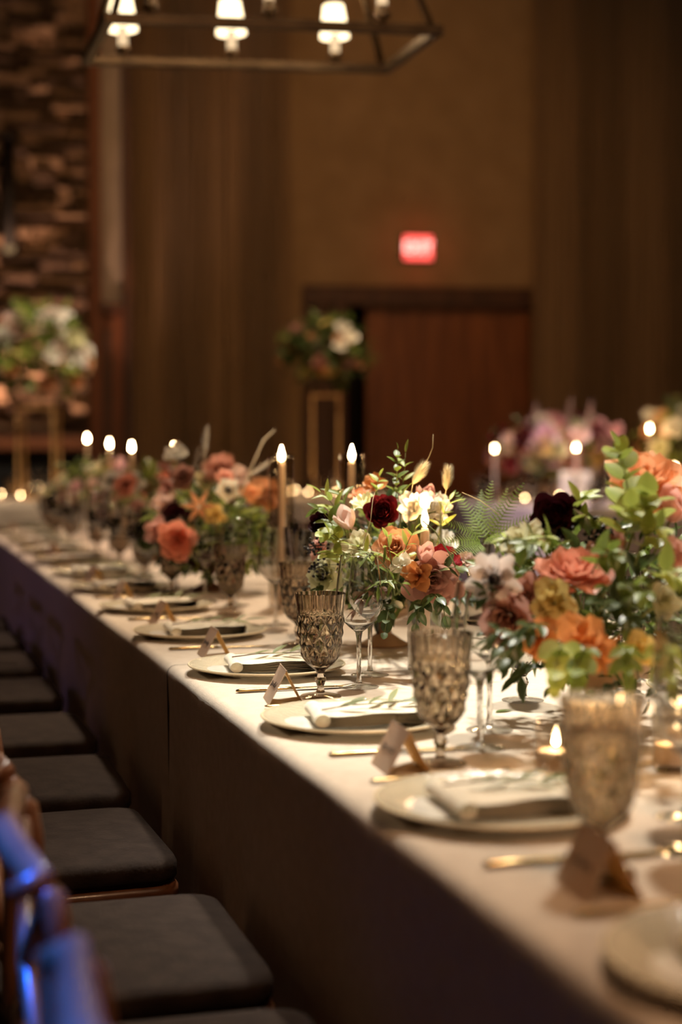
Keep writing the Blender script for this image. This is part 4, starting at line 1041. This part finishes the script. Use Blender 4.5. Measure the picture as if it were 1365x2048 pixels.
for (a, b, mat, shp, n_, sz, kw) in (
        ((1270, 1080, 2.35), (1236, 892, 2.32), 'leaf_light', 'round', 13, 0.040, {}),
        ((1290, 1100, 2.35), (1296, 985, 2.25), 'leaf_light', 'round', 10, 0.042, {}),
        ((1250, 1110, 2.3), (1265, 1015, 2.22), 'leaf_light', 'round', 9, 0.038, {}),
        ((1270, 1130, 2.3), (1330, 1060, 2.2), 'leaf_light', 'oval', 9, 0.036, {}),
        ((1130, 1090, 2.42), (1172, 992, 2.42), 'leaf_light', 'oval', 7, 0.036, {'start': 0.5}),
        ((1130, 1090, 2.42), (1190, 1045, 2.40), 'leaf_light', 'oval', 6, 0.032, {'start': 0.4}),
        ((1110, 1130, 2.4), (1085, 1080, 2.3), 'leaf_light', 'lance', 7, 0.042, {}),
        ((1090, 1130, 2.4), (1040, 1095, 2.3), 'leaf_mid', 'oval', 8, 0.034, {}),
        ((1060, 1150, 2.4), (1010, 1080, 2.4), 'leaf_light', 'oval', 8, 0.032, {}),
        ((1180, 1160, 2.3), (1235, 1110, 2.15), 'leaf_mid', 'oval', 9, 0.036, {}),
        ((1200, 1200, 2.25), (1300, 1190, 2.1), 'leaf_mid', 'oval', 10, 0.036, {}),
        ((1200, 1220, 2.25), (1270, 1240, 2.1), 'leaf_dark', 'oval', 10, 0.036, {}),
        ((1100, 1250, 2.2), (1010, 1330, 2.12), 'leaf_dark', 'oval', 12, 0.028, {'droop': 0.4, 'name': 'trailing_sprig'}),
        ((1060, 1260, 2.2), (985, 1345, 2.15), 'leaf_dark', 'oval', 11, 0.024, {'droop': 0.5, 'name': 'trailing_sprig'}),
        ((1030, 1270, 2.2), (960, 1310, 2.2), 'leaf_dark', 'oval', 10, 0.022, {'droop': 0.4, 'name': 'trailing_sprig'}),
        ((1130, 1290, 2.15), (1110, 1375, 2.05), 'leaf_light', 'round', 9, 0.030, {'droop': 0.4, 'name': 'trailing_sprig'}),
        ((1180, 1300, 2.15), (1150, 1370, 2.03), 'leaf_mid', 'round', 9, 0.030, {'droop': 0.4, 'name': 'trailing_sprig'}),
        ((1250, 1300, 2.1), (1260, 1370, 2.0), 'leaf_mid', 'oval', 9, 0.032, {'droop': 0.4, 'name': 'trailing_sprig'}),
        ((1320, 1280, 2.1), (1345, 1400, 1.98), 'leaf_light', 'oval', 10, 0.034, {'droop': 0.4, 'name': 'trailing_sprig'}),
        ((1300, 1180, 2.2), (1365, 1160, 2.1), 'leaf_light', 'oval', 8, 0.036, {}),
        ((1040, 1210, 2.3), (955, 1195, 2.25), 'leaf_dark', 'oval', 9, 0.030, {})):
    kw = dict(kw); kw.setdefault('start', 0.25)
    sprig(A, l2(*a), l2(*b), mat, shp, n_, sz, rnd=r1, **kw)
berries(A, l2(1175, 1075, 2.4), R_ * 0.8 + Vector((0, 0, 0.5)), 30, 0.004, 0.035, 0.04)

# ---- dusty-rose bouquet at the left
B3 = (0.985, 4.70, TT); L3v = Vector(B3)
def l3(u, v, d): return at(u, v, d) - L3v
A = arrangement(B3, 'bouquet of dusty roses and white anemones left of the tall taper', [
    ('rose', 'petal_dusty', 438, 936, 58, 4.7, cam_l(-0.1, 0.5)), ('rose', 'petal_pink', 450, 955, 30, 4.6, cam_l(0.3, 0.3)),
    ('lisianthus', 'petal_blush', 478, 952, 42, 4.65, cam_l(0.3, 0.6)), ('anemone', 'petal_white', 457, 980, 42, 4.55, cam_l(-0.1, 0.1)),
    ('rose', 'petal_dusty', 362, 952, 44, 4.65, cam_l(-0.4, 0.4)), ('rose', 'petal_peach', 532, 986, 62, 4.75, cam_l(0.3, 0.6)),
    ('lily', 'petal_peach', 397, 1012, 60, 4.5, cam_l(-0.2, 0.2)), ('rose', 'petal_coral', 352, 1080, 64, 4.5, cam_l(-0.1, 0.0)),
    ('lisianthus', 'petal_pink', 312, 1060, 46, 4.55, cam_l(-0.5, 0.2)), ('rose', 'petal_dark', 346, 1036, 50, 4.6, cam_l(-0.2, 0.2)),
    ('lisianthus', 'petal_blush', 328, 1008, 48, 4.65, cam_l(-0.4, 0.4)), ('lisianthus', 'petal_dusty', 335, 975, 40, 4.7, cam_l(-0.5, 0.5)),
    ('lisianthus', 'petal_yellow', 430, 1030, 38, 4.55, cam_l(0.2, 0.1)), ('lisianthus', 'petal_white', 350, 905, 40, 4.85, cam_l(-0.3, 0.8)),
    ('lisianthus', 'petal_cream', 410, 960, 40, 4.7, cam_l(-0.1, 0.6)), ('lisianthus', 'petal_peach', 505, 985, 36, 4.65, cam_l(0.3, 0.4))])
compote(A, 'dark_wood', 1.0)
r1 = random.Random(31)
filler(A, (0, 0, 0.19), (0.19, 0.19, 0.13), 420, size=0.046, seed=18, lower=-0.8)
filler(A, (0, -0.04, 0.12), (0.20, 0.18, 0.07), 150, mats=('leaf_dark', 'leaf_mid'), size=0.042, seed=19, lower=-0.9)
for k in range(16):
    a = r1.uniform(0, 2 * PI); e = r1.uniform(-0.3, 0.9); d = Vector((math.cos(a) * math.cos(e), math.sin(a) * math.cos(e), math.sin(e)))
    sprig(A, Vector((0, 0, 0.17)) + d * 0.06, Vector((0, 0, 0.18)) + Vector((d.x * 0.22, d.y * 0.22, d.z * 0.19)), r1.choice(['leaf_mid', 'leaf_light', 'leaf_dark', 'leaf_mid']), r1.choice(['lance', 'oval']), 8, 0.045, rnd=r1, sep=False)
plume(A, l3(410, 985, 4.7), l3(408, 925, 4.7), 'petal_white', 0.10, 0.020, 1, Vector((0, 0, 1)) + R_ * 0.1)
plume(A, l3(480, 1000, 4.6), l3(492, 955, 4.6), 'petal_white', 0.09, 0.016, 2, Vector((0, 0, 1)) * 0.6 + R_ * 0.9)
MB().tube([l3(480, 1000, 4.6), l3(505, 930, 4.6), l3(528, 880, 4.6), l3(552, 858, 4.6)], [0.002, 0.0025, 0.003, 0.001], 5).obj('grass_blade', 'petal_white', A)

# ---- generic bouquet (farther ones)
def bouquet(loc, label, group, cols, n, rad, h, seed, size=0.07, vase=True, nsp=12, leaf=0.05, greens=('leaf_mid', 'leaf_light', 'leaf_dark'), extra=None, nfill=160):
    rnd = random.Random(seed); A = empty('flower_arrangement', loc); tag(A, label, 'flowers', group); c = Vector((0, 0, h))
    filler(A, c, (rad[0] * 0.9, rad[1] * 0.9, rad[2] * 0.9), nfill, size=leaf * 0.9, seed=seed, mats=greens, lower=-0.8)
    for i in range(n):
        while True:
            d = Vector((rnd.uniform(-1, 1), rnd.uniform(-1, 1), rnd.uniform(-0.55, 1)))
            if 0.6 < d.length < 1 and d.y < 0.45: break
        p = c + Vector((d.x * rad[0], d.y * rad[1], d.z * rad[2]))
        add_flower(A, rnd.choice(['rose', 'lisianthus', 'rose', 'ranunculus', 'lisianthus']), rnd.choice(cols), p, size * rnd.uniform(0.7, 1.25), face_of(p, c), rnd.randint(0, 2))
    for k in range(nsp):
        a = rnd.uniform(0, 2 * PI); e = rnd.uniform(-0.3, 1.3); d = Vector((math.cos(a) * math.cos(e), math.sin(a) * math.cos(e), math.sin(e)))
        sprig(A, c + d * rad[2] * 0.3, c + Vector((d.x * rad[0], d.y * rad[1], d.z * rad[2])) * 1.12, rnd.choice(greens), rnd.choice(['lance', 'oval']), 8, leaf, rnd=rnd, sep=False)
    if vase: compote(A, 'ceramic_tan')
    return A
A = bouquet((1.06, 6.05, TT), 'far bouquet with coral roses and pale blooms below four tapers', 'bouquets down the long table', ['petal_coral', 'petal_blush', 'petal_dusty', 'petal_white', 'petal_cream', 'petal_mauve'], 24, (0.26, 0.24, 0.14), 0.24, 41, 0.075)
add_flower(A, 'anemone', 'petal_white', at(222, 962, 5.85) - Vector((1.06, 6.05, TT)), 0.085, cam_l(-0.1, 0.2), 0)
add_flower(A, 'rose', 'petal_coral', at(252, 968, 5.8) - Vector((1.06, 6.05, TT)), 0.085, cam_l(0.1, 0.2), 0)
plume(A, (0.1, 0, 0.25), (0.15, 0, 0.33), 'petal_white', 0.11, 0.02, 5, (0.2, 0, 1))
bouquet((1.08, 7.75, TT), 'farthest table bouquet of pink and peach blooms by the leftmost taper', 'bouquets down the long table', ['petal_coral', 'petal_pink', 'petal_blush', 'petal_mauve', 'petal_cream'], 24, (0.26, 0.24, 0.15), 0.25, 43, 0.08)

# ------------------------------------------------------------------ chairs along the left side
def rounded_slab(w_, d_, h_, z, r=0.06, puff=0.012):
    mb = MB(); out = []
    for (sx_, sy_, a0) in ((1, 1, 0), (-1, 1, PI / 2), (-1, -1, PI), (1, -1, 1.5 * PI)):
        for k in range(5):
            a = a0 + PI / 2 * k / 4; out.append((sx_ * (w_ / 2 - r) + r * math.cos(a), sy_ * (d_ / 2 - r) + r * math.sin(a)))
    lv = [(0.97, z), (1.0, z + h_ * 0.25), (1.0, z + h_ * 0.7), (0.97, z + h_ * 0.95), (0.9, z + h_), (0.6, z + h_ + puff * 0.8), (0.25, z + h_ + puff)]
    rows = [[(x * k, y * k, zz) for (x, y) in out] for (k, zz) in lv]
    mb.grid(rows, None, True); n_ = len(out); mb.f.append(tuple(range(n_))[::-1]); mb.f.append(tuple((len(lv) - 1) * n_ + k for k in range(n_)))
    return mb
def make_chair():
    c = empty('dining_chair')
    rounded_slab(0.38, 0.44, 0.045, 0.435, 0.05).obj('cushion', 'cushion', c)
    rounded_slab(0.385, 0.44, 0.03, 0.404, 0.05, 0.0).obj('seat', 'chair_wood', c)
    for s in (-1, 1):
        MB().tube([(0.16, s * 0.18, 0.44), (0.165, s * 0.185, 0.2), (0.17, s * 0.19, 0.0)], [0.019, 0.016, 0.012], 10).obj('leg', 'chair_wood', c)
        MB().tube([(-0.165, s * 0.185, 0.44), (-0.185, s * 0.19, 0.2), (-0.205, s * 0.195, 0.0)], [0.019, 0.016, 0.012], 10).obj('leg', 'chair_wood', c)
        MB().tube([(-0.165, s * 0.185, 0.42), (-0.163, s * 0.188, 0.52), (-0.160, s * 0.192, 0.64), (-0.160, s * 0.195, 0.72), (-0.166, s * 0.197, 0.760), (-0.176, s * 0.190, 0.772)], [0.017, 0.017, 0.016, 0.016, 0.016, 0.012], 12).obj('back_post', 'chair_wood', c)
        MB().tube([(0.155, s * 0.183, 0.22), (-0.18, s * 0.19, 0.22)], 0.009, 8).obj('stretcher', 'chair_wood', c)
        MB().tube([(-0.168, s * 0.17, 0.52), (-0.178, 0, 0.64), (-0.170, -s * 0.17, 0.75)], 0.010, 8).obj('cross_slat', 'chair_wood', c)
    MB().tube([(-0.205, -0.205, 0.770), (-0.176, -0.200, 0.779), (-0.190, -0.10, 0.780), (-0.200, 0, 0.780), (-0.190, 0.10, 0.780), (-0.176, 0.200, 0.779), (-0.205, 0.205, 0.770)], [0.009, 0.015, 0.017, 0.018, 0.017, 0.015, 0.009], 14).obj('crest_rail', 'chair_wood', c)
    MB().tube([(-0.172, -0.185, 0.53), (-0.185, 0, 0.53), (-0.172, 0.185, 0.53)], 0.011, 8).obj('back_rail', 'chair_wood', c)
    return c
chair = make_chair()
CH = [(1.09, 0.335), (1.70, 0.330), (2.23, 0.330), (2.86, 0.310), (3.42, 0.325), (4.02, 0.332), (4.70, 0.332), (5.32, 0.335), (5.95, 0.332), (6.57, 0.332)]
for i, (y, x) in enumerate(CH):
    inst(chair, (x, y, 0), (0.02, -0.03, 0.0, 0.03, -0.02)[i % 5], f'dark wooden cross-back dining chair with brown seat pad, {ORD[i]} from the camera along the cloth', 'chair', 'chairs along the left side of the long table')

# ------------------------------------------------------------------ background tables
def round_table(loc, r, label, clabel, mat='linen_pale'):
    t_ = empty('round_table', (loc[0], loc[1], 0)); tag(t_, label, 'table', 'background tables')
    MB().lathe([(0.001, 0.72), (r - 0.02, 0.72), (r - 0.02, 0.742), (0.001, 0.742)], 40).obj('table_top', 'dark_wood', t_, False)
    MB().tube([(0, 0, 0.02), (0, 0, 0.73)], 0.05, 10).obj('pedestal', 'black_iron', t_)
    MB().lathe([(0.3, 0.0), (0.3, 0.02), (0.05, 0.04)], 20, cap0=True).obj('base', 'black_iron', t_)
    fn = lambda rr, z, a: rr + (0.03 * math.sin(14 * a) + 0.015 * math.sin(23 * a + 1)) * max(0, min(1, (0.74 - z) / 0.6))
    c_ = MB().lathe([(r + 0.06, 0.02), (r + 0.045, 0.25), (r + 0.03, 0.5), (r + 0.012, 0.7), (r + 0.002, 0.745), (r - 0.01, 0.752), (r * 0.5, 0.752), (0.001, 0.752)], 120, fn).obj('tablecloth', mat, None, True, (loc[0], loc[1], 0))
    tag(c_, clabel, 'tablecloth', 'cloths on the background tables')
def tableware(cx, cy_, r, n, where, seed, vot=4, gl=True):
    rnd = random.Random(seed); words = ['first', 'second', 'third', 'fourth', 'fifth', 'sixth', 'seventh', 'eighth', 'ninth', 'tenth', 'eleventh', 'twelfth', 'thirteenth', 'fourteenth']
    for k in range(n):
        a = 2 * PI * k / n - PI / 2 - YAW; q = (cx + r * math.cos(a), cy_ + r * math.sin(a))
        if gl:
            for j, (rr, da) in enumerate(((r - 0.16, 0.10), (r - 0.2, 0.22))):
                g = put('wine_glass', wine_m, None, (cx + rr * math.cos(a + da), cy_ + rr * math.sin(a + da), 0.753)); put('foot', wfoot_m, g)
                tag(g, f'clear wine glass on {where}', 'wine glass', f'wine glasses on {where}')
            inst(protoG, (cx + (r - 0.2) * math.cos(a - 0.15), cy_ + (r - 0.2) * math.sin(a - 0.15), 0.753), 0, f'smoky water goblet on {where}', 'goblet', f'goblets on {where}')
        nz = put('napkin', nap_ms[k % 4], None, (cx + (r - 0.16) * math.cos(a), cy_ + (r - 0.16) * math.sin(a), 0.754)); nz.rotation_euler = (0, 0, a + PI)
        tag(nz, f'folded ivory napkin on {where}', 'napkin', f'napkins on {where}')
    for k in range(vot):
        a = 2 * PI * (k + 0.5) / vot - PI / 2 - YAW + rnd.uniform(-.3, .3); rr = r * rnd.uniform(0.35, 0.55)
        votive((cx + rr * math.cos(a), cy_ + rr * math.sin(a), 0.753), f'lit votive on {where}', f'votives on {where}', 0.5)
def stand(loc, w_, h, label, group='tall gold flower stands'):
    s0 = empty('flower_stand', loc, -YAW); tag(s0, label, 'stand', group)
    for sx_ in (-1, 1):
        for sy_ in (-1, 1): MB().box((sx_ * w_ / 2, sy_ * w_ / 2, h / 2), (0.02, 0.02, h)).obj('post', 'gold_stand', s0, False)
    MB().box((0, 0, h - 0.01), (w_ + 0.03, w_ + 0.03, 0.02)).obj('top_plate', 'gold_stand', s0, False)
    for s in (-1, 1):
        MB().box((0, s * w_ / 2, 0.01), (w_, 0.02, 0.02)).obj('base_bar', 'gold_stand', s0, False); MB().box((s * w_ / 2, 0, 0.01), (0.02, w_, 0.02)).obj('base_bar', 'gold_stand', s0, False)
def ground(u, d):
    p = at(u, 895, d); return (p.x, p.y)
WHT = ['petal_white', 'petal_white', 'petal_white', 'petal_blush', 'petal_cream', 'petal_blush']
# left
cx, cy_ = ground(78, 13.2)
round_table((cx, cy_), 0.85, 'round guest table in front of the stone chimney at far left', 'ivory cloth on the guest table in front of the stone chimney', 'linen')
tableware(cx, cy_, 0.85, 8, 'the guest table before the stone chimney', 3, 6)
stand((cx, cy_, 0.753), 0.30, 0.79, 'tall gold four-post stand on the guest table before the stone chimney')
bouquet((cx, cy_, 1.545), 'big white and blush arrangement raised on the gold stand before the stones', 'raised arrangements', WHT + ['petal_peach'], 44, (0.44, 0.40, 0.46), 0.42, 51, 0.16, False, 22, 0.13, ('leaf_light', 'leaf_mid', 'leaf_mid'), nfill=240)
# centre
cx, cy_ = ground(652, 14.2)
round_table((cx, cy_), 0.80, 'round guest table in front of the wooden door', 'ivory cloth on the guest table in front of the wooden door', 'linen')
tableware(cx, cy_, 0.80, 8, 'the guest table before the door', 4, 6)
stand((cx, cy_, 0.753), 0.24, 0.93, 'tall gold four-post stand on the guest table before the door')
A = bouquet((cx, cy_, 1.685), 'leafy peach and cream arrangement raised on the gold stand before the door', 'raised arrangements', ['petal_peach', 'petal_dusty', 'petal_yellow', 'petal_orange', 'petal_peach'], 20, (0.42, 0.38, 0.34), 0.36, 57, 0.13, False, 24, 0.14, ('leaf_dark', 'leaf_mid', 'leaf_dark'), nfill=240)
for (u, v, px) in ((685, 655, 30), (702, 674, 30), (680, 690, 26)):
    p = at(u, v, 13.75); add_flower(A, 'lisianthus', 'petal_white', p - Vector((cx, cy_, 1.685)), px * 13.75 / F_PX, cam_l(0, 0.4), 1, Vector((0, 0, 0.2)))
# right
cx, cy_ = ground(1105, 12.5)
round_table((cx, cy_), 0.78, 'round guest table with pink flowers beyond the nearest bouquet', 'lavender-lit pale cloth on the guest table beyond the nearest bouquet')
tableware(cx, cy_, 0.78, 10, 'the guest table beyond the nearest bouquet', 6, 5)
A = bouquet((cx, cy_, 0.753), 'low pink and cream arrangement on the guest table beyond the nearest bouquet', 'low arrangements on guest tables', ['petal_pink', 'petal_blush', 'petal_mauve', 'petal_cream', 'petal_yellow', 'petal_dusty', 'petal_burgundy'], 46, (0.54, 0.40, 0.27), 0.44, 61, 0.175, True, 10, 0.10, ('leaf_mid', 'leaf_olive', 'leaf_dark'))
for (u0, u1, v1, k) in ((1128, 1132, 872, 1), (1160, 1172, 880, 2), (1070, 1062, 880, 3)):
    b0 = at(u0, 940, 12.3) - Vector((cx, cy_, 0.753)); p1 = at(u1, v1, 12.3) - Vector((cx, cy_, 0.753)); plume(A, b0, p1, 'petal_blush', 0.27, 0.06, k, Vector((0, 0, 1)) + R_ * 0.15)
for (u, v, dd) in ((1233, 862, 12.3), (1200, 852, 12.4)):
    p1 = at(u, v, dd) - Vector((cx, cy_, 0.753)); add_flower(A, 'lisianthus', 'petal_pink', p1, 0.13, cam_l(0, 0.3), 1, Vector((0, 0, 0.3)))
RT = [(990, 897, 11.95, 'lit taper among the yellow blooms on the guest table at right'), (1153, 895, 11.95, 'lit taper in front of the pink blooms on the guest table at right')]
for (u, v, dd, lab) in RT:
    p = at(u, v, dd); taper('taper_candle', (p.x, p.y, 0.753), p.z - 0.753 - 0.02, lab, 2.0, 'tapers on the guest tables')
pc = at(1152, 1006, 12.12)
m = MB().box((0, 0, 0.13), (0.24, 0.006, 0.26)).obj('table_sign', 'porcelain', None, False, (pc.x, pc.y, 0.753)); m.rotation_euler = (-0.06, 0.0, -YAW)
tag(m, 'blank-looking white card standing on the guest table at right', 'card')
# far right edge table
cx, cy_ = ground(1352, 10.6)
round_table((cx, cy_), 0.75, 'round guest table at the right picture edge', 'pale cloth on the guest table at the right picture edge')
tableware(cx, cy_, 0.75, 8, 'the guest table at the right edge', 8, 5)
bouquet((cx, cy_, 0.753), 'yellow and cream arrangement on the guest table at the right picture edge', 'low arrangements on guest tables', ['petal_yellow', 'petal_cream', 'petal_white', 'petal_peach'], 26, (0.30, 0.28, 0.24), 0.52, 71, 0.12, True, 10, 0.09, ('leaf_light', 'leaf_olive', 'leaf_mid'))
p = at(1300, 857, 10.3); taper('taper_candle', (p.x, p.y, 0.753), p.z - 0.773, 'tall lit taper standing clear at upper right beside yellow flowers', 2.0, 'tapers on the guest tables')
p = at(1350, 935, 10.1); taper('taper_candle', (p.x, p.y, 0.753), p.z - 0.773, 'shorter lit taper at the right picture edge', 2.0, 'tapers on the guest tables')
